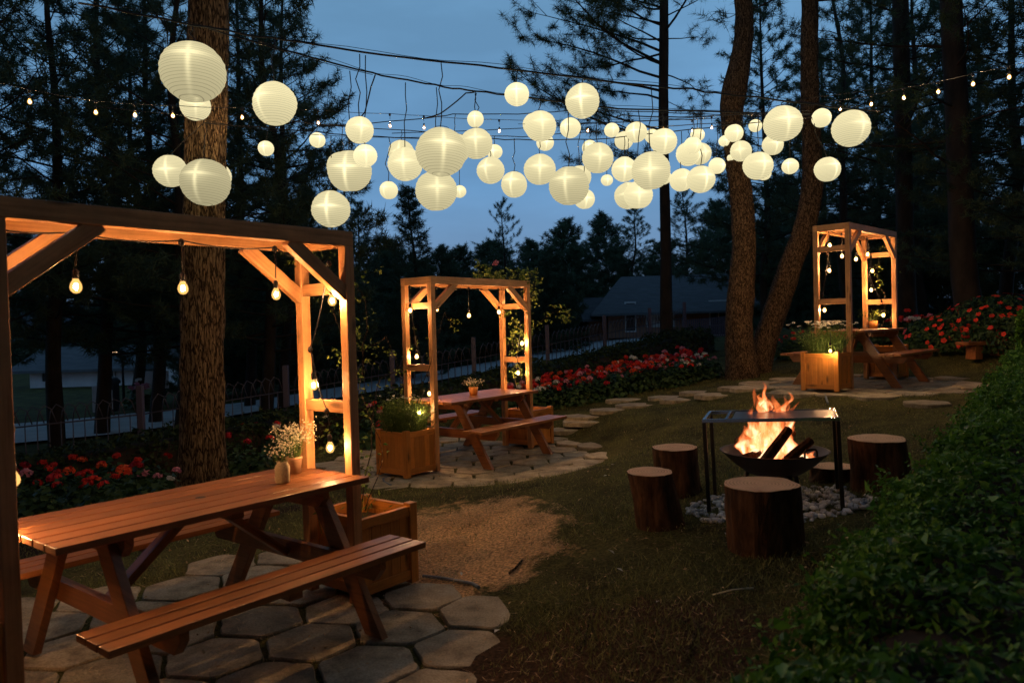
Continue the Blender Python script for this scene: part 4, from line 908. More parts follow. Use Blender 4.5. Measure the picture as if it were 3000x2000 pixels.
def t2br(p):
    b = whorl([q for q in p], 7.6, 26, 3.6, .8, .1, math.pi, .35)
    def add(px, py, tx, ty, up_, dY=0.): a = at(px, py, 18); e = at(tx, ty, 18 + dY); b.append((a, e - a, (e - a).length, up_))
    add(1522, 300, 1215, 235, .05); add(1524, 180, 1200, 60, -.2); add(1524, 210, 1190, 120, -.3, -1); add(1523, 120, 1230, 10, .0, 1); add(1524, 320, 1130, 240, .3, 1.5); add(1526, 330, 1300, 270, -.3, -1)
    add(1525, 150, 1330, 70, .0, -1.5); add(1524, 60, 1260, -60, .1, .5); add(1524, 230, 1290, 150, -.25, 1.2); add(1523, 0, 1380, -100, .1); add(1527, 390, 1310, 330, -.2); add(1526, 90, 1660, 60, -.1); add(1525, 170, 1640, 190, -.2, 1); add(1525, 40, 1680, -40, .0, -1); add(1526, 230, 1610, 260, -.2); add(1526, 380, 1420, 370, .1, -1.5)
    add(1524, 100, 1420, 40, .0, -2); add(1524, 20, 1350, 10, .0, -2)
    return b
real_tree('pine_tree', 'slender straight pine behind the red flower bed, branches mostly left', [(1533, 818, 15), (1530, 700, 14), (1528, 500, 12), (1524, 300, 11.5), (1525, 0, 10)], 18, [(0, 0, 2.5, .07), (.1, 0, 2.5, .02)], t2br, MT['bark_dark'], 12, k=80, nl=.19, nw=.010, sub=7, step=.3)
real_tree('pine_tree', 'curved S-shaped pine trunk right of the long red flower bed', [(1705, 852, 33), (1696, 760, 29), (1700, 680, 29), (1708, 560, 25), (1703, 460, 24), (1692, 370, 24), (1682, 280, 23), (1686, 215, 27), (1706, 110, 21), (1710, 50, 20), (1706, -10, 19)], 12.6, [(-.1, 0, 1.6, .13), (.1, 0, 2, .08), (0, 0, 1.5, .03)], lambda p: whorl(p, 6.8, 14, 2.6), MT['bark'], 40, True, foot=1.25)
real_tree('pine_tree', 'leaning pine trunk bending up behind the far right pergola', [(1738, 842, 30), (1755, 790, 27), (1780, 715, 27), (1815, 610, 26), (1848, 520, 24), (1866, 420, 22), (1864, 330, 20), (1860, 200, 19), (1860, 0, 17)], 13, [(0, 0, 2, .10), (0, 0, 2, .06), (0, 0, 1.5, .02)], lambda p: whorl(p, 6.9, 18, 2.6) , MT['bark'], 36, True, foot=1.15)
real_tree('pine_tree', 'tall dark pine with bare trunk just right of the far pergola', [(2085, 760, 20), (2080, 600, 19), (2076, 400, 18), (2072, 200, 17.5), (2068, 0, 17)], 17, [(0, 0, 2.5, .13), (0, 0, 2.5, .05)], lambda p: whorl(p, 4.6, 34, 3.4, .7, .0), MT['bark_dark'], 14, k=60, nl=.19, nw=.011, sub=7, step=.34)
real_tree('pine_tree', 'broad dark pine trunk above the red shrub on the right', [(2222, 700, 29), (2212, 600, 28), (2200, 300, 25), (2184, 0, 22)], 14, [(0, 0, 2, .14), (0, 0, 2.5, .05)], lambda p: whorl(p, 4.2, 34, 3.2, .7, .0), MT['bark_dark'], 14, k=60, nl=.19, nw=.011, sub=7, step=.34)
# kinds of background tree, built once about 10 m tall, then copied
def bg_tree(name, z0, nb, Lmax, k, nl, nw, sub, rt=.14, low_el=0., top_el=.8, prof=1.3, step=.4, H=10., lean=.3):
    x = y = 0.; pts = []
    for i in range(7): pts.append((x, y, H * i / 6, rt * (1 - .85 * i / 6))); x += rnd.gauss(0, lean * .5); y += rnd.gauss(0, lean * .5)
    t = bpy.data.objects.new(name, None)
    tr = trunk_mesh('trunk', pts, MT['bark_dark'], 8, False, None, Vector((0, 0, 0)), rnd.uniform(0, 9))
    cm = crown_mesh('crown', whorl(pts, z0, nb, Lmax, top_el, low_el, prof=prof), FARP, k, nl, nw, sub, step); return tr, cm
KIND = {'pine': bg_tree('p', 1.5, 88, 2.9, 64, .19, .017, 8, step=.30), 'open': bg_tree('p', 2.4, 54, 3.2, 64, .20, .016, 7, step=.36), 'tall': bg_tree('p', 2.3, 66, 2.8, 64, .20, .016, 7, step=.35),
        'conifer': bg_tree('p', .4, 130, 2.5, 36, .26, .030, 8, low_el=-.15, top_el=.5, prof=.8, step=.3), 'dense': bg_tree('p', .3, 150, 3.6, 36, .32, .040, 8, low_el=.1, top_el=1.0, prof=2.2, step=.32)}
WHAT = {'pine': 'bushy dark pine', 'open': 'open-branched dark pine', 'tall': 'tall pine with a high crown', 'conifer': 'dense cone-shaped evergreen', 'dense': 'dense round-topped dark tree'}
def bg(px, Y, top, kind, label, sxy=1., grp='background trees round the garden'):
    p = at(px, 700, Y); z = gz(p.x, p.y) - .1; H = at(px, top, Y).z - z; tr, cm = KIND[kind]
    t = thing('background_tree', label, 'tree', (p.x, p.y, z), rnd.uniform(0, 6.28), grp); s_ = H / 10.; t.scale = (s_ * sxy, s_ * sxy, s_)
    ob('trunk', tr, t); ob('crown', cm, t)
for a in [(400, 15, -260, 'tall', 'dark pine trunk close behind the thick trunk, on its left', 1.), (345, 20, -120, 'pine', 'thinner dark pine between the left lawn bulbs and the thick trunk', 1.), (222, 18, -260, 'pine', 'dark pine seen under the nearest pergola beam at far left', 1.),
          (118, 16, -200, 'open', 'open-branched pine at the upper left, sky showing through it', 1.1), (-90, 14, -260, 'open', 'pine reaching in from beyond the left frame edge', 1.2), (600, 16, -240, 'pine', 'pine right of the thick trunk with needles against the sky', .95),
          (300, 25, 40, 'pine', 'bushy pine standing back behind the top left lantern', 1.1), (10, 21, -60, 'pine', 'bushy pine cut by the left frame edge', 1.0), (2240, 34, 160, 'pine', 'bushy pine behind the broad dark trunk', 1.2), (2110, 36, 200, 'pine', 'bushy pine in the dark right wood', 1.2), (565, 23, -60, 'pine', 'pine close behind the two lanterns right of the thick trunk', 1.), (500, 28, 520, 'dense', 'dense dark tree right behind the thick trunk foot', 1.),
          (640, 29, 500, 'dense', 'dense dark tree behind the right post of the nearest pergola', 1.), (720, 33, 430, 'conifer', 'pointed evergreen left of the lowest left lantern', 1.2), (830, 31, 470, 'pine', 'pine behind the lowest left lantern', 1.), (942, 28, 440, 'conifer', 'pointed pine rising to the lanterns left of centre', 1.25), (1010, 34, 575, 'dense', 'low dark tree right of the central pointed pine', 1.2),
          (880, 36, 590, 'dense', 'dark tree between nearest and middle pergolas', 1.3), (1062, 39, 575, 'dense', 'round dark tree just left of the middle pergola top', 1.2), (1140, 43, 560, 'dense', 'dark tree showing through the middle pergola opening', 1.3), (1262, 37, 575, 'dense', 'low dark tree right above the middle pergola corner', 1.1), (905, 42, 560, 'dense', 'dark tree behind the foot of the central pointed pine', 1.3), (1098, 40, 560, 'conifer', 'broad evergreen behind the middle pergola', 1.7), (1168, 34, 466, 'open', 'small open-topped pine in the gap of sky above the middle pergola', .9), (1230, 46, 560, 'dense', 'dark tree above right end of the middle pergola', 1.3), (1300, 50, 515, 'dense', 'big dark tree left of the grey-roofed house', 1.25),
          (1395, 56, 500, 'dense', 'dense dark tree over the left wing of the house', 1.2), (1470, 52, 470, 'pine', 'pine behind the ridge of the grey-roofed house', 1.2), (1590, 54, 440, 'open', 'open pine above the house between two trunks', 1.3), (1650, 60, 470, 'dense', 'round tree behind the house, left of the curved trunk', 1.2), (1760, 27, -20, 'pine', 'large pine filling the sky between the curved and leaning trunks', .95),
          (1810, 40, 420, 'dense', 'dark tree low between the forked trunks', 1.), (1910, 34, 520, 'conifer', 'evergreen just left of the far right pergola', 1.2), (1955, 22, -140, 'tall', 'thin dark trunk directly above the far pergola', 1.), (2000, 27, -30, 'pine', 'pine behind the far pergola top', 1.), (2130, 25, -100, 'pine', 'pine between two tall trunks on the right', 1.1), (2300, 17, -260, 'open', 'open-branched pine at the upper right corner', 1.1), (2390, 14, -200, 'pine', 'pine cut by the right frame edge', 1.2), (2260, 27, 60, 'pine', 'bushy pine standing back on the right', 1.2), (2060, 30, 480, 'dense', 'dense dark tree behind the far right table', 1.), (2190, 26, 500, 'dense', 'dense dark tree behind the red shrub', 1.1), (2330, 24, 460, 'dense', 'dense dark tree at the right edge above the red shrub', 1.1)]: bg(*a)

for a in [(-20, 60, 690, 'dense', 'far dark tree low at the left edge', 1.4), (120, 55, 650, 'pine', 'far pine low between two left trunks', 1.2), (260, 60, 640, 'dense', 'far dark tree above the long white house', 1.5), (420, 50, 560, 'dense', 'far dark tree straight behind the thick trunk', 1.5), (570, 48, 540, 'conifer', 'far evergreen right of the thick trunk', 1.5), (770, 50, 560, 'dense', 'far dark tree over the nearest pergola corner', 1.5), (960, 58, 600, 'dense', 'far dark tree under the central pointed pine', 1.5), (1520, 62, 560, 'dense', 'far tree right behind the slender trunk', 1.5), (1740, 58, 560, 'dense', 'far dark tree between curved and leaning trunks', 1.4), (1860, 48, 520, 'dense', 'far dark tree behind the leaning trunk', 1.3),
          (1965, 40, 480, 'dense', 'dark tree filling the far pergola opening', 1.2), (1890, 38, 120, 'pine', 'bushy pine in line with the leaning trunk top', 1.1), (640, 21, -80, 'open', 'open pine whose boughs edge the sky at left', .9)]: bg(*a)
def over(x, y, H, kind, label):
    tr, cm = KIND[kind]; z = gz(x, y) - .1; t = thing('background_tree', label, 'tree', (x, y, z), rnd.uniform(0, 6.28), 'unseen trees added to block sky light'); s_ = H / 10; t.scale = (s_ * 1.25, s_ * 1.25, s_); ob('trunk', tr, t); ob('crown', cm, t)
for x_, y_, h_, k_ in [(-4.0, -8.0, 14, 'dense'), (3.8, -8.5, 15, 'dense'), (0, -10.5, 17, 'dense'), (-10.5, -6, 15, 'dense'), (10.5, -6, 15, 'dense'), (-13, 0, 15, 'dense'), (14.5, 0, 15, 'dense'), (-7, -14, 19, 'dense'), (6, -14, 19, 'dense'), (-16, 6, 16, 'dense'), (17.5, 7, 16, 'dense')]:  # unseen trees added behind and beside the camera to block sky light
    over(x_, y_, h_, k_, '%s added out of view to hold back sky light' % ('dense dark tree' if k_ == 'dense' else 'pine'))
hm = MB(); hx = [-260 + 13 * i for i in range(41)]
for i, x_ in enumerate(hx):
    hh = 7 + 5 * fbm((i * .23, 3.1, 0)) + (6 if x_ < -60 else 0); hm.v += [Vector((x_, 200, -2)), Vector((x_, 215, max(2, hh * .6))), Vector((x_, 235, max(3, hh))), Vector((x_, 270, -2))]
for i in range(40):
    for k in range(3): hm.face((i * 4 + k, i * 4 + 4 + k, i * 4 + 5 + k, i * 4 + 1 + k), None, 0, .5, True)
tag(hm.build('distant_hills', MT['hills']), kind='structure')

# ------------------------------------------------------------------ hedges
def hedge(name, label, path, wd, h, n, m, size, base=0.):
    """path: plan points; leaves all over and into a rounded ridge, on a dark core"""
    pts = [Vector((*p, 0)) for p in path]; seg = [(pts[i], pts[i + 1]) for i in range(len(pts) - 1)]; Ls = np.array([(b - a).length for a, b in seg]); o = pts[0].copy(); o.z = gz(o.x, o.y)
    t = thing(name, label, 'hedge', o); pick = RG.choice(len(seg), n, p=Ls / Ls.sum()); u = RG.random(n); A = np.array([tuple(s[0]) for s in seg])[pick]; B = np.array([tuple(s[1]) for s in seg])[pick]
    c = A + (B - A) * u[:, None]; d = unit(B - A); sd = np.c_[-d[:, 1], d[:, 0], 0 * d[:, 0]]
    th = RG.uniform(-.15, math.pi + .15, n); dep = 1 - np.abs(RG.normal(size=n)) * .10
    lump = np.array([mnoise.noise(Vector((x * 1.3, y * 1.3, a_))) * .20 + mnoise.noise(Vector((x * 4, y * 4, a_ * 2))) * .20 for x, y, a_ in zip(c[:, 0], c[:, 1], th)]) + 1
    ex = .55; cx = np.sign(np.cos(th)) * np.abs(np.cos(th)) ** ex; sz = np.maximum(0, np.sin(th)) ** ex
    off = cx * wd / 2 * dep * lump; zz = sz * h * dep * lump
    P = c + sd * off[:, None]; P[:, 2] = ground(P[:, 0], P[:, 1]) + zz + base
    Nn = sd * np.cos(th)[:, None] + np.array([0, 0, 1]) * np.abs(np.sin(th))[:, None] * 1.1
    sz_ = size * RG.choice([.55, .8, 1., 1.3, 1.75], (n, 1), p=[.2, .25, .3, .17, .08]); parts = [leaves(P - np.array(o), Nn, sz_, .55, 1.2)]
    q = RG.choice(n, n // 60); B_ = P[q] - np.array(o); Dq = unit(Nn[q] + [0, 0, .9] + RG.normal(size=(len(q), 3)) * .35); hl = RG.uniform(.05, .14, (len(q), 1))
    for k_ in range(7): f_ = (k_ + 1) / 7; parts.append(leaves(B_ + Dq * hl * f_ + RG.normal(size=B_.shape) * .008, RG.normal(size=B_.shape) + [0, 0, .5], size * (1.15 - .5 * f_), .5, 1.2))
    s2_ = unit(np.cross(Dq, RG.normal(size=Dq.shape))) * .0018; st = np.stack([B_ - s2_, B_ + s2_, B_ + Dq * hl], 1).reshape(-1, 3); parts.append((st, np.arange(len(st)).reshape(-1, 3), np.full(len(q), .2)))
    v, T, s_, _ = join(parts); ob('foliage', trimesh('foliage', v, T, m, s_), t)
    mb = MB(); f = []
    for a, b in seg:
        k = max(1, int((b - a).length / .4)); f += [a.lerp(b, q / k) for q in range(k)]
    f.append(seg[-1][1]); prof = [(-.84, .0), (-.82, .6), (-.6, .8), (0, .86), (.6, .8), (.82, .6), (.84, 0)]
    for i, p in enumerate(f):
        d = (f[min(i + 1, len(f) - 1)] - f[max(i - 1, 0)]).normalized(); s2 = Vector((-d.y, d.x, 0))
        for (x, z) in prof: q = p + s2 * (x * wd / 2); mb.v.append(Vector((q.x, q.y, gz(q.x, q.y) + z * h * .97 - .02)) - o)
    K = len(prof)
    for i in range(len(f) - 1):
        for k in range(K - 1): mb.face((i * K + k, (i + 1) * K + k, (i + 1) * K + k + 1, i * K + k + 1), None, 0, .05, True)
    mb.build('twigs', MT['bark_dark'], t); return t
hedge('hedge', 'low clipped green hedge running along the right foreground', [(.75, .6), (1.5, 1.8), (2.55, 3.35), (3.95, 5.1), (6.0, 7.55), (8.9, 11.0)], 1.75, .52, 120000, MT['hedge'], .040)
hedge('hedge', 'dark hedge below the iron fence behind the flower beds', [(-11, 8.0), (-8, 8.8), (-5.3, 10), (-3.2, 11.3), (-.1, 13.7), (2.6, 16.3), (4.6, 18.6)], 1.0, .62, 26000, MT['hedge_dark'], .07)
hedge('round_shrub', 'rounded clipped shrub at right edge beside the hedge end', [(6.75, 9.3), (7.4, 9.6)], 1.1, .85, 9000, MT['hedge'], .05)

# ------------------------------------------------------------------ flower beds
def gfoliage(n, R, h, size=.06):
    d = RG.normal(size=(n, 3)); d[:, 2] = np.abs(d[:, 2]); d = unit(d); P = d * RG.uniform(.45, 1, (n, 1)) * np.array([R, R, h]); P[:, 2] += .01
    v, t, s_ = leaves(P, d + [0, 0, .6], size, .95, .8); return trimesh('foliage', v, t, MT['geranium'], s_)
GF = [gfoliage(230, .24, .34) for _ in range(3)]
def geranium(x, y, heads, label, group, s=1., z=None):
    t = thing('geranium', label, 'flowering plant', (x, y, gz(x, y) if z is None else z), rnd.uniform(0, 6.28), group); t.scale = (s,) * 3
    ob('foliage', GF[rnd.randrange(3)], t)
    for c in heads:
        a = rnd.uniform(0, 6.28); r = rnd.random() ** .6 * .22; f = ob('flower_head', FLM[c], t); f.location = (r * math.cos(a), r * math.sin(a), .36 - r * .4 + rnd.uniform(-.05, .10)); f.scale = (rnd.uniform(.042, .066),) * 3; f.rotation_euler = (rnd.uniform(-.4, .4), rnd.uniform(-.4, .4), rnd.uniform(0, 6))
def lab(cs): return {'red': 'red', 'orange': 'orange-red', 'pink': 'pink', 'white': 'white', 'crimson': 'dark red'}[cs]
# left bed, behind the nearest table (positions from the photograph, each single plant)
for px, py, hs, lb in [(60, 1165, 'pink crimson', 'low pink geranium against the left foreground post'), (140, 1150, 'red red red', 'bright red geranium, leftmost big cluster behind the nearest table'), (200, 1160, 'red red orange red', 'widest red geranium in the middle of the left bed'), (262, 1165, 'orange orange', 'orange-red geranium low in front of the left bed'), (275, 1120, 'pink crimson', 'small pink geranium at the back of the left bed'), (250, 1100, 'red', 'tallest single red geranium above the left bed'), (310, 1140, 'pink pink', 'pale pink geranium pair in the left bed centre right'), (350, 1135, 'red red crimson', 'red geranium by the thick trunk in the left bed'), (375, 1160, 'pink white', 'pink-white geranium nearest the thick trunk'), (100, 1190, 'crimson', 'dark red geranium tucked low beside the table edge'), (170, 1130, 'red red orange', 'red geranium just behind the brightest left cluster'), (225, 1135, 'red orange red', 'orange-red geranium behind the middle of the left bed'), (120, 1120, 'red red', 'red geranium at the back left of the left bed'), (30, 1150, 'red red', 'red geranium half behind the left foreground post'), (235, 1175, 'red red red', 'low bright red geranium before the left bed middle'), (330, 1110, 'crimson red', 'dark red geranium at the back right of the left bed'), (60, 1130, 'crimson red', 'dark red geranium at the back by the left post'), (290, 1180, 'orange red', 'low orange-red geranium near the table edge, left bed')]:
    p = on_ground(px, py + 28); geranium(p.x, p.y, hs.split(), lb, 'geraniums in the left flower bed', 1.22)
for px, py, hs, lb in [(560, 1010, 'red red crimson', 'red geranium just right of the thick trunk'), (600, 1000, 'red red orange', 'brightest red geranium between thick trunk and nearest pergola post'), (640, 1010, 'red white', 'red geranium behind the white baby\'s breath'), (590, 1060, 'red crimson', 'low red geranium below the others beside the thick trunk'), (530, 1050, 'crimson', 'single dark red geranium at the thick trunk foot'), (775, 975, 'red white pink', 'red and white geranium seen between the nearest pergola posts'), (840, 950, 'red red crimson', 'crimson geranium left of the herb planter, upper'), (865, 960, 'red pink red', 'red geranium touching the herb planter'), (850, 985, 'pink red', 'pink geranium low at left of the herb planter'), (700, 985, 'crimson red', 'red geranium hidden behind the nearest pergola back post')]:
    p = on_ground(px, py + 45); geranium(p.x, p.y, hs.split(), lb, 'geraniums behind the thick trunk', 1.25)
# the long bed: rows filling the slope between the lawn stones and the dark hedge
fr0, fr1 = np.array([-.1, 11.5]), np.array([3.5, 12.9]); bk0, bk1 = np.array([.2, 12.7]), np.array([3.5, 15.2]); LB = 0
for i in range(19):
    for j in range(5):
        u = (i + rnd.uniform(.1, .9)) / 19; v = (j + rnd.uniform(.1, .9)) / 5; p = (fr0 * (1 - u) + fr1 * u) * (1 - v) + (bk0 * (1 - u) + bk1 * u) * v
        main = rnd.choice(['red'] * 7 + ['orange'] * 4 + ['crimson'] * 3 + ['pink'] * (1 if u < .6 else 4) + ['white'] * 2); hs = [main] * rnd.choice([1, 2, 2, 3, 3]) + ([rnd.choice(['red', 'white', 'pink'])] if rnd.random() < .35 else [])
        geranium(p[0], p[1], hs, ('%s geranium in the %s of the long bed' % (lab(main), ('front' if j < 2 else 'middle' if j < 3 else 'back') + (' left' if u < .5 else ' right'))), '%s geraniums in the long bed' % lab(main), 1.15)
# behind the far right table
for px, py, hs, lb in [(1800, 775, 'red red red', 'red geranium between leaning trunk and far right planter'), (1830, 790, 'red crimson', 'dark red geranium just left of the far right planter'), (2010, 790, 'red white', 'white and red geranium framed by the far right pergola'), (2045, 770, 'crimson red', 'red geranium behind the far right pot'), (2085, 745, 'red red white', 'red geranium right of the far pergola post'), (2120, 760, 'white white pink', 'white geranium right of the far table'), (2130, 790, 'crimson red', 'dark red geranium above the far bench'), (2085, 800, 'red red', 'bright red geranium under the far tabletop'), (2150, 735, 'red red pink', 'red geranium beside the big red shrub'), (2060, 735, 'red crimson', 'red geranium at the back behind the far pergola'), (2170, 780, 'red crimson', 'dark red geranium at the foot of the red shrub'), (1965, 790, 'white crimson', 'white geranium behind the daisy planter')]:
    Yb = 14.2 if px < 2100 else 13.6; p = at(px, py, Yb); geranium(p.x, p.y, hs.split(), lb, 'geraniums behind the far right table', 1.35, max(gz(p.x, p.y), p.z - .45))
for px, py, Y, R, h, nf, lb in [(2290, 740, 12.0, 1.0, .85, 90, 'large mound of red impatiens at the right edge'), (2180, 765, 12.4, .8, .6, 55, 'lower red impatiens mound left of the largest one'), (2370, 750, 11.2, .85, .75, 45, 'red impatiens mound cut by the right frame edge')]:
    p = at(px, py, Y); z = gz(p.x, p.y); top = at(px, py - 65 if R > .9 else py - 45, Y).z - z; t = thing('impatiens_bush', lb, 'flowering shrub', (p.x, p.y, z), 0, 'red flowering shrubs on the right'); n = 3600
    d = RG.normal(size=(n, 3)); d[:, 2] = np.abs(d[:, 2]); d = unit(d); P = d * RG.uniform(.6, 1, (n, 1)) ** .5 * np.array([R, R, top]); v, T, s_ = leaves(P, d, .075, .5, 1.); ob('foliage', trimesh('foliage', v, T, MT['geranium'], s_), t)
    for k in range(nf):
        d = Vector((rnd.gauss(0, 1), rnd.gauss(0, 1) - .9, abs(rnd.gauss(0, 1)) + .15)).normalized(); f = ob('flower', FLM['impatiens'], t); f.location = (d.x * R * 1.0, d.y * R * 1.0, d.z * top * 1.02); f.rotation_euler = d.to_track_quat('Z', 'Y').to_euler(); f.scale = (rnd.uniform(.036, .05),) * 3
# a low wooden bench-like slab under the red shrub
p = at(2265, 800, 11.2); t = thing('low_bench', 'low wooden plank bench before the red impatiens at right', 'bench', (p.x, p.y, gz(p.x, p.y)), .15)
MB().box((0, 0, .24), (.8, .26, .05)).build('seat', MT['table'], t, .004)
for sx in (-1, 1): MB().box((sx * .2, 0, .11), (.12, .2, .21)).build('leg', MT['table'], t, .004)

# ------------------------------------------------------------------ fence, houses and other things beyond the garden
FP = [(-10.5, 9.6), (-8.2, 10.4), (-5.75, 11.6), (-3.95, 13.1), (-2.3, 14.4), (-.8, 15.6), (.8, 17.1), (2.3, 18.7), (3.7, 20.2), (5.0, 21.8)]
o = Vector((*FP[0], gz(*FP[0]))); t = thing('iron_fence', 'low iron fence with hooped tops along the road behind the hedge', 'fence', o)
for i, (x, y) in enumerate(FP):
    z = gz(x, y); MB().box((x - o.x, y - o.y, z - o.z + .62), (.09, .09, 1.3)).build('post', MT['fencepost'], t, .004)
    if i == len(FP) - 1: break
    x2, y2 = FP[i + 1]; z2 = gz(x2, y2); A, B = Vector((x, y, z)) - o, Vector((x2, y2, z2)) - o; m = MB(); L = (B - A).length; n = int(L / .15)
    for h in (.25, .82): m.tube([A + Vector((0, 0, h)), B + Vector((0, 0, h))], .011, 4)
    for k in range(1, n):
        q = A.lerp(B, k / n); m.tube([q + Vector((0, 0, .1)), q + Vector((0, 0, .84))], .009, 4)
        if k < n - 1:
            q2 = A.lerp(B, (k + 1.6) / n); d = (q2 - q); m.tube([q + Vector((0, 0, .84)), q + d * .1 + Vector((0, 0, 1.0)), q + d * .4 + Vector((0, 0, 1.1)), q + d * .75 + Vector((0, 0, 1.04)), q2 + Vector((0, 0, .84))], .009, 4)
    m.build('panel', MT['fence'], t)
def house(label, cx, cy, z, rz, W, D, H, RH, wallm, ov=.5, wins=(), group=None, hip=0.):
    t = thing('house', label, 'house', (cx, cy, z), rz, group); MB().box((0, 0, H / 2), (W, D, H)).build('wall', wallm, t)
    m = MB(); w2, d2 = W / 2 + ov, D / 2 + ov; zb = H - .05
    pts = [(-w2, -d2, zb), (w2, -d2, zb), (w2, d2, zb), (-w2, d2, zb), (-w2 + hip, 0, H + RH), (w2 - hip, 0, H + RH)]; m.v = [Vector(p) for p in pts]; m.v += [Vector(p) + Vector((0, 0, -.12)) for p in pts[:4]]
    for f in ((0, 1, 5, 4), (2, 3, 4, 5), (1, 2, 5), (3, 0, 4), (6, 7, 1, 0), (7, 8, 2, 1), (8, 9, 3, 2), (9, 6, 0, 3), (9, 8, 7, 6)): m.face(f)
    m.build('roof', MT['roof'], t)
    for (x, zc, ww, hh, kind) in wins:
        f = MB(); y = -D / 2 - .03
        for s_ in (-1, 1): f.box((x + s_ * (ww / 2 + .04), y, zc), (.08, .07, hh + .16)); f.box((x, y, zc + s_ * (hh / 2 + .04)), (ww, .07, .08))
        if kind == 'door': f.box((x, y, zc), (.06, .05, hh))
        fr_ = f.build('door' if kind == 'door' else 'window', MT['whitewall'], t); MB().box((x, y + .012, zc), (ww, .02, hh)).build('pane', MT['glass'] if kind != 'white' else MT['whitewall'], fr_)
    return t
def fromto(px0, px1, Y): a, b = at(px0, 730, Y), at(px1, 730, Y); return (a.x + b.x) / 2, (b.x - a.x)
cx, W_ = fromto(1405, 1735, 44); zb_ = gz(cx, 44); e_ = at(1580, 714, 44).z
house('grey-roofed brown house among the trees behind the red flower bed', cx, 46.5, zb_, -.08, W_, 6, e_ - zb_, at(1580, 632, 47).z - e_, MT['brownwall'], 1.0, [(-1.2, 1.2, 1.5, 1.1, 'white'), (2.1, 1.0, .9, 1.9, 'door'), (3.4, 1.1, .8, 1.2, 'w'), (-2.9, 1.2, .5, 1.6, 'w')], hip=2.0)
cx, W_ = fromto(1345, 1470, 46); zb_ = gz(cx, 46); e_ = at(1400, 731, 46).z
house('lower shed wing left of the grey-roofed house, lights inside', cx, 47.5, zb_, .05, W_, 4, e_ - zb_, at(1400, 682, 47).z - e_, MT['brownwall'], .4, [(.3, 1.0, .7, .6, 'w')])
p = at(1402, 749, 45); q = MB().lathe([(.001, -.08), (.09, -.05), (.1, 0), (.09, .05), (.001, .08)], 10).build('lit_lamp', emit('red_lamp', (1, .3, .16), 2.0)); q.location = p; tag(q, 'small reddish lamp glowing under the shed roof beside the house', 'lamp')
cx, W_ = fromto(60, 292, 36); zb_ = gz(cx, 37) ; e_ = at(180, 862, 36).z
house('long low white house with dark roof at far left beyond the road', cx, 38.5, zb_, .05, W_, 5, max(.9, e_ - zb_), at(180, 812, 38).z - e_, MT['whitewall'], .7, [(-1.5, .6, .6, .6, 'w'), (1.2, .6, .6, .6, 'w')])
cx, W_ = fromto(322, 400, 40); zb_ = gz(cx, 41); e_ = at(360, 842, 40).z
house('small white house seen just left of the thick trunk', cx, 42.5, zb_, -.1, W_, 4.5, max(1.0, e_ - zb_), at(360, 815, 42).z - e_, MT['whitewall'], .3, [(-.4, .8, .5, .5, 'w')])
cx, W_ = fromto(398, 432, 33); zb_ = gz(cx, 34); e_ = at(410, 830, 33).z
house('white gabled shed partly hidden by the thick trunk', cx, 34.5, zb_, 1.3, 2.2, 1.6, max(1.0, e_ - zb_), .8, MT['whitewall'], .25)
p = at(252, 925, 23); z = gz(p.x, p.y); t = thing('slatted_bin', 'dark arched box with white slats by the roadside at left', 'litter bin', (p.x, p.y, z + .05), .1)
MB().box((0, 0, .45), (.44, .40, .86)).build('body', MT['dark'], t, .01)
MB().lathe([(.36, -.20), (.36, .20)], 4).build('x', MT['dark'], t) if False else MB().prism([(-.26, 0, .86), (.26, 0, .86), (.25, 0, .95), (.16, 0, 1.04), (0, 0, 1.08), (-.16, 0, 1.04), (-.25, 0, .95)], .46, (0, 1, 0)).build('arched_lid', MT['dark'], t, .01)
for k in range(7): MB().box((-.165 + k * .055, -.212, .40), (.022, .016, .58)).build('slat', MT['whitewall'], t)
MB().box((-.34, .0, .42), (.20, .30, .80)).build('side_box', MT['whitewall'], t, .01)
p = at(284, 905, 27); z = gz(p.x, p.y); hl = at(266, 808, 27); t = thing('street_lamp', 'small lit street lamp beyond the road at left', 'street lamp', (p.x, p.y, z))
H_ = hl.z - z; MB().tube([(0, 0, 0), (0, 0, H_ * .9), (-.1, 0, H_ + .02), (-.25, 0, H_ + .05)], [.05, .035, .03, .025], 8).build('pole', MT['dark'], t)
MB().box((-.32, 0, H_ + .04), (.30, .14, .06)).build('lamp_head', MT['dark'], t, .01); MB().box((-.32, 0, H_ + .0), (.24, .10, .03)).build('lamp_glass', emit('street_light', (1, .6, .32), 5.0), t)
p = at(322, 900, 24.5); geranium(p.x, p.y, ['pink'] * 8 + ['white'] * 2, 'pink flowering shrub beside the slatted bin at left', None, 2.2)
p = at(350, 905, 25.5); z = gz(p.x, p.y); t = thing('white_board', 'pale rectangular board behind the shrub by the road', 'board', (p.x, p.y, z), .1)
MB().box((0, 0, .85), (1.1, .04, .6)).build('panel', MT['whitewall'], t, .004)
for sx in (-1, 1): MB().box((sx * .4, .04, .4), (.05, .05, .8)).build('leg', MT['dark'], t)
x0 = at(1580, 770, 27); x1 = at(1685, 765, 28); t = thing('picket_fence', 'lavender picket fence between the house and curved trunk', 'fence', x0); m = MB(); n = 24
for k in range(n): q = (x1 - x0) * (k / n); gzz = gz(q.x + x0.x, q.y + x0.y) - x0.z; m.box((q.x, q.y, gzz + .42), (.045, .02, .84))
m.build('pickets', MT['fencepost'], t)
m = MB(); m.bar((0, .02, .55 + gz(x0.x, x0.y) - x0.z), x1 - x0 + Vector((0, .02, .55 + gz(x1.x, x1.y) - x1.z)), .03, .06); m.build('rail', MT['fencepost'], t)

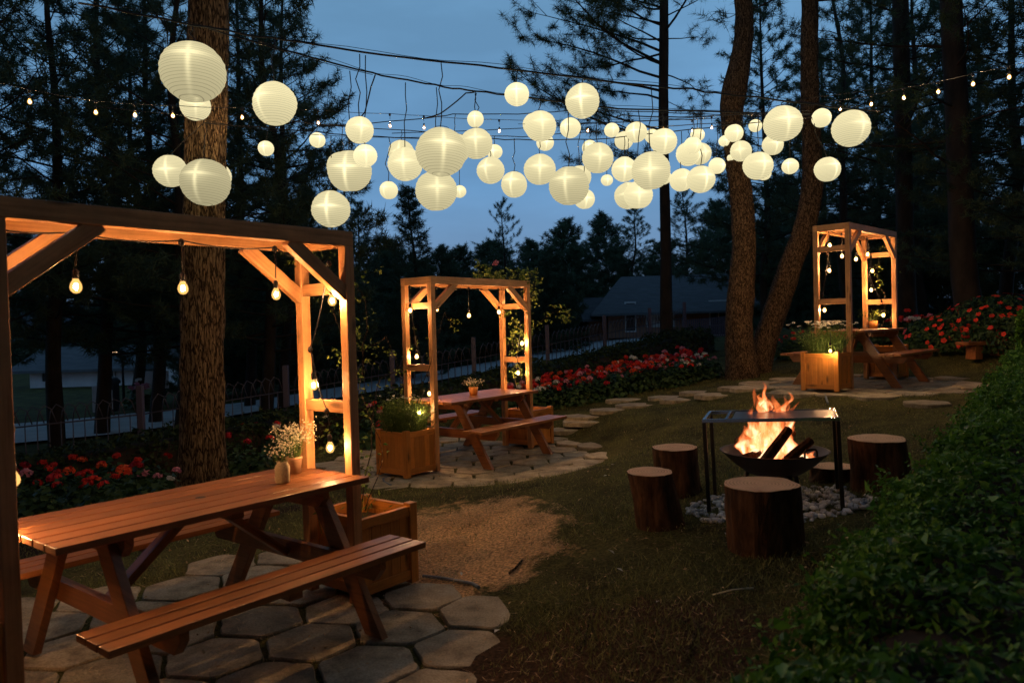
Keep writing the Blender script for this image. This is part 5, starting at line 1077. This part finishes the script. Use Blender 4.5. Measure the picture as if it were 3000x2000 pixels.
# ------------------------------------------------------------------ cables, paper lanterns, bulb string overhead
CAB = {'A': ((5.9, 7.4), [(180, 5), (440, 58), (560, 79), (690, 97), (835, 122), (1020, 143), (1186, 160), (1420, 190), (1590, 207), (1700, 220), (1870, 240), (2020, 258)]),
       'B': ((7.1, 8.2), [(480, 66), (640, 113), (740, 138), (856, 170), (935, 184), (1020, 200), (1093, 210), (1190, 222), (1320, 238), (1420, 250), (1590, 255), (1860, 262)]),
       'C': ((8.3, 9.4), [(470, 282), (560, 290), (728, 303), (800, 312), (940, 318), (1130, 319), (1250, 322), (1400, 318), (1560, 300), (1700, 285), (1865, 270)]),
       'D': ((9.4, 10.4), [(500, 262), (730, 285), (810, 288), (975, 272), (1040, 262), (1190, 262), (1300, 255), (1420, 255), (1600, 262), (1750, 264), (1865, 266)]),
       'E': ((10.8, 11.6), [(650, 262), (731, 288), (896, 297), (1060, 310), (1200, 314), (1400, 300), (1600, 285), (1870, 272)]),
       'F': ((12.2, 12.6), [(900, 306), (1100, 300), (1300, 287), (1500, 277), (1700, 270), (1872, 262)])}
CABLAB = {'A': 'highest black cable crossing the sky in front of the pines', 'B': 'second black cable below the highest one, tied at the thick trunk', 'C': 'lowest front cable carrying lanterns from the thick trunk to the right', 'D': 'kinked black cable in the middle of the lantern net', 'E': 'thin far cable behind the lantern net', 'F': 'farthest thin cable running to the forked trunk'}
def cab_at(k, px):
    (y0, y1), P = CAB[k]; xs = [p[0] for p in P]; py = float(np.interp(px, xs, [p[1] for p in P])); return at(px, py, y0 + (y1 - y0) * (px - xs[0]) / (xs[-1] - xs[0]))
for k, (yy, P) in CAB.items():
    pts = []
    for a, b in zip(P[:-1], P[1:]):
        for q in range(4): pts.append(cab_at(k, a[0] + (b[0] - a[0]) * q / 4))
    pts.append(cab_at(k, P[-1][0])); o = pts[0]; m = MB(); m.tube([p - o + Vector((0, 0, rnd.gauss(0, .004))) for p in pts], .0085 if k in 'AB' else .006, 6)
    if k in 'AB': m.tube([p - o + Vector((0, 0, .022 + .012 * math.sin(i * .9))) for i, p in enumerate(pts)], .0025, 4)
    c_ = m.build('lantern_cable', MT['cable']); c_.location = o; tag(c_, CABLAB[k], 'cable', 'cables carrying the lanterns')
def jumper(P, Y, lb):
    pts = sag([at(x, y, Y) for x, y in P], 3, .02); o = pts[0]; c_ = MB().tube([p - o for p in pts], .007, 6).build('lantern_cable', MT['cable']); c_.location = o; tag(c_, lb, 'cable', 'cables carrying the lanterns')
jumper([(728, 287), (800, 288), (815, 284), (838, 258), (852, 200), (862, 172)], 7.75, 'slanting cable rising steeply right of the upper left lantern')
jumper([(975, 272), (1010, 262), (1040, 240), (1070, 214), (1090, 212)], 8.0, 'slanting cable rising above the biggest central lantern')
jumper([(1410, 270), (1430, 264), (1520, 268), (1640, 266)], 9.0, 'short looping cable over the crowd of lanterns right of centre')

def shade_mesh(sd):
    n, R = 30, 23; pr = []
    for i in range(R): th = math.radians(17) + math.radians(146) * i / (R - 1); pr.append((.5 * math.sin(th) * (1 + .012 * (-1) ** i), -.485 * math.cos(th)))
    m = MB().lathe(pr, n); m.v = [Vector((v.x, v.y, v.z)) * (1 + .035 * mnoise.noise(Vector((v.x * 2.4 + sd, v.y * 2.4, v.z * 2.0))) + .014 * mnoise.noise(Vector((v.x * 7, v.y * 7 + sd, v.z * 4)))) for v in m.v]
    return m.mesh('shade', MT['paper'])
SHS = [shade_mesh(q * 7.3) for q in range(6)]
RING = MB().lathe([(.142, .470), (.150, .466), (.150, .478), (.142, .478), (.142, .470)], 18).tube([(-.145, 0, .47), (0, 0, .46), (.145, 0, .47)], .006, 4).mesh('wire_hoop', MT['cable'])
CORE = MB().tube([(0, 0, -.30), (0, 0, .45)], .020, 6).tube([(-.34, 0, .05), (.34, 0, .05)], .020, 6).tube([(0, -.34, .05), (0, .34, .05)], .020, 6).mesh('lamp', MT['lamp_core'])
LC = MB().tube([(0, 0, 0), (.012, .005, .33), (-.008, .004, .66), (0, 0, 1)], 1.0, 5).mesh('cord', MT['cable'])
LCM = {}
def lantern(px, py, r, k, label, tilt=None):
    (y0, y1), P = CAB[k]; c = cab_at(k, min(max(px, P[0][0]), P[-1][0])); Y = c.y; p = at(px, py, Y); d = 2 * px_w(r, Y)
    t = thing('paper_lantern', label, 'paper lantern', p, 0, 'white round paper lanterns hung over the lawn')
    q_ = rnd.uniform(.965, 1.02); t.scale = (d, d * q_, d * (2 - q_) * rnd.uniform(.96, 1.0)); t.rotation_euler = (rnd.gauss(0, .05) if tilt is None else tilt, rnd.gauss(0, .05), rnd.gauss(0, .3))
    s_ = ob('shade', SHS[rnd.randrange(6)], t); b_ = .60 + .62 * max(0, min(1, (.50 - d) / .30)) + rnd.uniform(-.07, .09); s_.color = (b_ * .98, rnd.uniform(.28, .75), rnd.uniform(-.04, .14) + .2, 1)
    ob('wire_hoop', RING, t)
    # cord up to its cable
    top = c if abs(c.x - p.x) < .4 else Vector((p.x, p.y, c.z)); L = top.z - (p.z + .47 * d)
    if L > .03:
        m = MB(); a = Vector((0, 0, .465 * d)); b = top - p; n = 5; Rm = t.rotation_euler.to_matrix().inverted(); pts = [a.lerp(b, q / n) + (Vector((rnd.gauss(0, .012), rnd.gauss(0, .012), 0)) if 0 < q < n else Vector()) for q in range(n + 1)]
        m.tube([(Rm @ q) / d for q in pts], .0048 / d, 5); ob('cord', m.mesh('cord', MT['cable']), t)
LAN = [(443, 166, 72, 'A', 'largest paper lantern, upper left, in front of the thick trunk'), (449, 244, 34, 'C', 'lantern half hidden right under the largest upper left one'), (631, 239, 50, 'A', 'big lantern right of the thick trunk against dark needles'), (456, 330, 25, 'D', 'small bright lantern against the thick trunk, mid height'), (391, 393, 37, 'C', 'mid-size lantern touching the thick trunk\'s left side'), (472, 419, 55, 'C', 'large lantern low in front of the thick trunk'), (500, 406, 31, 'D', 'lantern peeking out behind the large low one at the trunk'), (611, 341, 18, 'D', 'small lantern alone against dark pine right of the trunk'), (729, 322, 18, 'D', 'small lone lantern at the edge of dark pine and sky'),
       (826, 299, 32, 'A', 'lantern just above the cluster of three left of centre'), (803, 393, 50, 'B', 'largest lantern of the left cluster of three'), (786, 384, 35, 'D', 'lantern behind left edge of the big one in the left cluster'), (839, 358, 27, 'A', 'small lantern overlapping the upper right of the left cluster'), (760, 480, 44, 'C', 'lowest lantern, hanging just above the nearest pergola corner'), (922, 352, 30, 'E', 'lantern mostly hidden behind another left of the biggest central one'), (931, 378, 40, 'B', 'lantern immediately left of the biggest central one'), (893, 437, 21, 'C', 'small low lantern between left cluster and centre, against sky'), (1013, 349, 58, 'A', 'biggest central lantern with clear wire ribs'), (1046, 342, 35, 'D', 'lantern wedged behind the right side of the biggest central one'), (1002, 438, 48, 'B', 'big lantern hanging directly under the biggest central one'), (1056, 440, 15, 'E', 'tiny lantern at the lower right of the central pair'),
       (1094, 330, 37, 'B', 'lantern right of the biggest central one, below a small one'), (1092, 274, 19, 'B', 'small lantern high above centre with cable crossing it'), (1136, 349, 18, 'E', 'small lantern tucked behind right of the centre group'), (1127, 392, 32, 'C', 'mid lantern lower right of the centre group'), (1187, 217, 28, 'A', 'highest lantern near the middle, by the pine needles'), (1181, 424, 30, 'C', 'low lantern on blue sky just right of centre'), (1241, 290, 36, 'B', 'lantern beneath the pine bough right of centre'), (1228, 286, 27, 'D', 'lantern mostly hidden behind one beneath the pine bough'), (1252, 328, 20, 'E', 'small lantern showing below the one beneath the bough'), (1240, 390, 37, 'C', 'plain lantern on open sky under the pine bough'), (1338, 233, 39, 'A', 'upper lantern under pine branches, right of the highest one'), (1310, 294, 24, 'C', 'small lantern below left of the upper one under branches'),
       (1307, 427, 46, 'B', 'big low lantern right of centre, above the far treetops'), (1331, 407, 27, 'D', 'lantern behind upper right of the big low one'), (1342, 457, 24, 'C', 'small lantern at lower right edge of the big low one'), (1355, 340, 18, 'E', 'lantern edge behind the upper left of its neighbour, centre right'), (1373, 363, 36, 'B', 'lantern above a tiny one, centre right'), (1405, 299, 17, 'C', 'small lantern left of three in a row by the slender trunk'), (1433, 323, 21, 'D', 'lower left lantern of the bright pair left of the slender trunk'), (1461, 304, 25, 'C', 'upper right lantern of the bright pair left of the slender trunk'), (1394, 414, 14, 'E', 'tiniest lantern alone on sky below centre right'), (1434, 389, 29, 'C', 'lantern left of the big one covering the slender trunk'), (1495, 392, 44, 'A', 'big lantern in front of the slender pine trunk'), (1525, 407, 17, 'E', 'lantern sliver behind right of the big one on the slender trunk'),
       (1443, 450, 32, 'C', 'left one of the merged low pair beside the slender trunk'), (1466, 448, 33, 'B', 'right one of the merged low pair beside the slender trunk'), (1498, 313, 17, 'E', 'bright lantern half behind another on the slender trunk'), (1524, 325, 31, 'B', 'lantern over the slender trunk, above the big one'), (1581, 354, 28, 'C', 'left lantern of the four-lantern bunch between the trunks'), (1608, 354, 26, 'D', 'right lantern of the four-lantern bunch between the trunks'), (1591, 334, 20, 'B', 'bright middle lantern of the four-lantern bunch'), (1602, 310, 16, 'D', 'top small lantern of the four-lantern bunch'), (1565, 414, 27, 'C', 'left lantern of the low pair between slender and curved trunks'), (1610, 412, 32, 'B', 'right lantern of the low pair between slender and curved trunks'), (1647, 381, 19, 'C', 'small lantern just left of the curved trunk'), (1686, 306, 21, 'C', 'lantern in front of the curved trunk, highest there'), (1664, 324, 13, 'F', 'tiny lantern at left edge of the curved trunk'), (1702, 347, 24, 'D', 'bright lantern on the curved trunk, middle of three'), (1682, 363, 12, 'F', 'tiny lantern at lower left of the bright one on the curved trunk'),
       (1735, 289, 15, 'D', 'small lantern between curved trunk and the big right one'), (1741, 381, 34, 'B', 'large plain lantern right of the curved trunk'), (1755, 398, 16, 'E', 'lantern sliver under the large plain one by the curved trunk'), (1775, 333, 24, 'C', 'lantern just below the big one between the forked trunks'), (1798, 284, 43, 'A', 'big lantern high between the two forked trunks'), (1887, 271, 22, 'B', 'small lantern just right of the leaning trunk'), (1815, 382, 19, 'C', 'small lantern alone left of the leaning trunk, low'), (1955, 295, 42, 'A', 'rightmost big lantern against dark pines'), (1900, 389, 29, 'B', 'lantern right of the leaning trunk, lowest on the right')]
for a in LAN: lantern(*a)
SB = [(-40, 205, 6.6), (68, 230, 6.8), (220, 255, 7.2), (310, 261, 7.5), (397, 263, 7.9), (556, 267, 8.6), (731, 280, 9.2), (896, 287, 9.8), (974, 291, 10), (1147, 299, 10.5), (1350, 298, 10.8), (1523, 294, 11), (1590, 299, 11), (1635, 291, 10.8), (1728, 285, 10.4), (1930, 248, 9.4), (2001, 237, 9), (2076, 222, 8.6), (2155, 208, 8.2), (2235, 190, 7.8), (2318, 174, 7.4), (2400, 155, 7.0)]
bl = []
for i, (x, y, Y) in enumerate(SB): p = at(x, y, Y); bl.append((p + Vector((0, 0, .09 + (.05 if 5 < i < 15 else .0))), p))
ADDED_BULBS = lambda P: [(Vector(p) + Vector((0, 0, .10)), Vector(p)) for p in P]
bl = ADDED_BULBS([(-4.0, 3.4, 4.5), (-4.3, 4.2, 4.35), (-4.5, 5.0, 4.2), (-4.6, 5.8, 4.0)]) + bl + ADDED_BULBS([(4.9, 6.2, 4.1), (4.75, 5.4, 4.3), (4.45, 4.6, 4.5), (4.0, 3.8, 4.65), (3.5, 3.1, 4.75)])  # string continued out of view, bulbs added to warm the near pergola
light_string('light_string', 'long string of small bulbs swung between pines behind the lanterns, with added end bulbs', [sag([b[0] + Vector((0, 0, .005)) for b in bl], 5, .012)], bl, 'overhead bulb strings', .0035, True)
for i, (P, Y, lb) in enumerate([([(-20, 215), (150, 235), (400, 262), (560, 292), (760, 312), (1000, 315)], 8.0, 'thin wire sagging from upper left past the thick trunk'), ([(560, 76), (640, 115), (856, 172)], 7.3, 'thin slack wire below the highest cable, upper left'), ([(1190, 285), (1400, 280), (1690, 262), (1860, 225), (2100, 190)], 9.6, 'thin wire rising to the right behind the forked trunks')]):
    pts = sag([at(x, y, Y) for x, y in P], 4, .01); c_ = MB().tube([p - pts[0] for p in pts], .003, 4).build('support_wire', MT['cable']); c_.location = pts[0]; tag(c_, lb, 'wire', 'thin support wires')

# ------------------------------------------------------------------ grass, fallen leaves, sticks
n = 280000; y = 2.0 + 13 * RG.random(n) ** 1.7; x = RG.uniform(-.78, .78, n) * y
STA = np.array(STONES); keep = np.ones(n, bool)
for (a, b, r) in STONES: keep &= (x - a) ** 2 + (y - b) ** 2 > (r * .95) ** 2
keep &= ~((np.hypot((x + .38) / .72, (y - 5.35) / .95) < 1) & (RG.random(n) < .85)); x, y = x[keep], y[keep]; n = len(x)
cl = np.array([mnoise.noise(Vector((a * 1.4, b * 1.4, 0))) for a, b in zip(x, y)]); keep = RG.random(n) < .55 + cl * .9; x, y, cl = x[keep], y[keep], cl[keep]; n = len(x)
h = RG.uniform(.012, .040, n) * (1 + cl * .7); az = RG.uniform(0, 6.283, n); lean = RG.uniform(.2, 1.6, n) * h
B = np.c_[x, y, ground(x, y) + .012]; s_ = np.c_[np.cos(az), np.sin(az), 0 * az] * RG.uniform(.0012, .003, n)[:, None]; tip = B + np.c_[-np.sin(az) * lean, np.cos(az) * lean, h]
V = np.stack([B - s_, B + s_, tip], 1).reshape(-1, 3)
g = ob('grass', trimesh('grass', V, np.arange(3 * n).reshape(-1, 3), MT['dry'], np.clip(RG.random(n) * .9 - cl * .3, 0, 1))); tag(g, 'short dry grass over the lawn', 'grass', None, 'stuff')
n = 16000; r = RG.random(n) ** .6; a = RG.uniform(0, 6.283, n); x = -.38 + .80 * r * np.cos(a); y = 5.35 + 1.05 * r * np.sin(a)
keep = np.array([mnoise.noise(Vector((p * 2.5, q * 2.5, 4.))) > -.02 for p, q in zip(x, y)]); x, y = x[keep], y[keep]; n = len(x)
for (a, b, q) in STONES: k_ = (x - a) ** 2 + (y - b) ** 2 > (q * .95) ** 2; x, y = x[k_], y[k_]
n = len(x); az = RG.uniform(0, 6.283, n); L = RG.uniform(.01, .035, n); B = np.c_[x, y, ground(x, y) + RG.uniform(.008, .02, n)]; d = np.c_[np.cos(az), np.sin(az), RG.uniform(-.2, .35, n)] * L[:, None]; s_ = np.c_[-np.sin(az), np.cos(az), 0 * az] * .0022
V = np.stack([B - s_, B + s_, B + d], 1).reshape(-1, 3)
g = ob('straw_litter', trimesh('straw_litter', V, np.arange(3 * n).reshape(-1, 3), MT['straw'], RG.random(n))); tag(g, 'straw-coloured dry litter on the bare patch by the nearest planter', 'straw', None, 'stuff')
n = 5200; y = 2.2 + 10 * RG.random(n) ** 1.5; x = RG.uniform(-.6, .72, n) * y; az = RG.uniform(0, 6.283, n); L = RG.uniform(.025, .085, n) * np.where(RG.random(n) < .04, 2.2, 1); B = np.c_[x, y, ground(x, y) + RG.uniform(.014, .032, n)]; d = np.c_[np.cos(az), np.sin(az), RG.uniform(-.12, .12, n)] * L[:, None]; s_ = np.c_[-np.sin(az), np.cos(az), 0 * az] * .0016
V = np.stack([B - s_, B + s_, B + d], 1).reshape(-1, 3)
g = ob('needle_litter', trimesh('needle_litter', V, np.arange(3 * n).reshape(-1, 3), MT['straw'], RG.random(n))); tag(g, 'fallen dry pine needles and twigs scattered over the lawn', 'pine needles', None, 'stuff')
LM = [leaves(np.zeros((1, 3)), np.array([[0, 0, 1.]]), s, .6, .3) for s in (.06, .05)]
for i, (px, py, lb) in enumerate([(1404, 1280, 'pale fallen leaf on bare ground left of the front log stool'), (1424, 1322, 'small white leaf scrap just below the pale one'), (1142, 1463, 'pale leaf lying right of the front paving'), (1511, 1395, 'white leaf scrap near the middle bottom of the lawn'), (1407, 1074, 'thin pale leaf left of the leaning log stool'), (1668, 1239, 'white petal scrap left of the front log stool foot'), (1390, 1100, 'small pale leaf behind the leaning stool on the grass'), (1060, 1330, 'pale leaf scrap by the grey pipe')]):
    p = on_ground(px, py); v, T, s_ = leaves(np.zeros((1, 3)), np.array([[0, 0, 1.]]), .075 if i in (0, 2) else .045, .5, .4); o = ob('fallen_leaf', trimesh('fallen_leaf', v, T, MT['fl_white'], s_)); o.location = p + Vector((0, 0, .03)); tag(o, lb, 'leaf', 'fallen leaves on the lawn')
n = 900; y = 2.2 + 9 * RG.random(n) ** 1.4; x = RG.uniform(-.5, .7, n) * y; v, T, s_ = leaves(np.c_[x, y, ground(x, y) + .03], RG.normal(size=(n, 3)) * .4 + [0, 0, 1], RG.uniform(.008, .03, (n, 1)), .6, .5)
tag(ob('leaf_litter', trimesh('leaf_litter', v, T, MT['straw'], s_)), 'small pale leaf scraps strewn over lawn and paving', 'leaf litter', None, 'stuff')
a, b = on_ground(1635, 1375), on_ground(1731, 1360); q = MB().tube([Vector((0, 0, .02)), (b - a) * .5 + Vector((0, 0, .028)), b - a + Vector((0, 0, .02))], .004, 5).build('stick', MT['fl_gyp']); q.location = a; tag(q, 'thin pale stick on the lawn below the front log stool', 'stick')
for i, P in enumerate([[(1560, 1440), (1590, 1425), (1600, 1450), (1585, 1490), (1570, 1530)], [(1200, 1290), (1185, 1310), (1170, 1322)], [(1330, 1500), (1345, 1460), (1352, 1430)]]):
    pts = sag([on_ground(*q) + Vector((0, 0, .012)) for q in P], 3, 0); q = MB().tube([p - pts[0] for p in pts], .008, 5).build('root', MT['bark']); q.location = pts[0]; tag(q, ['curled dry root on the lawn at the bottom centre', 'short root at the edge of the straw-coloured patch', 'straight thin root on bare soil near the front paving'][i], 'root', 'dry roots on the soil')
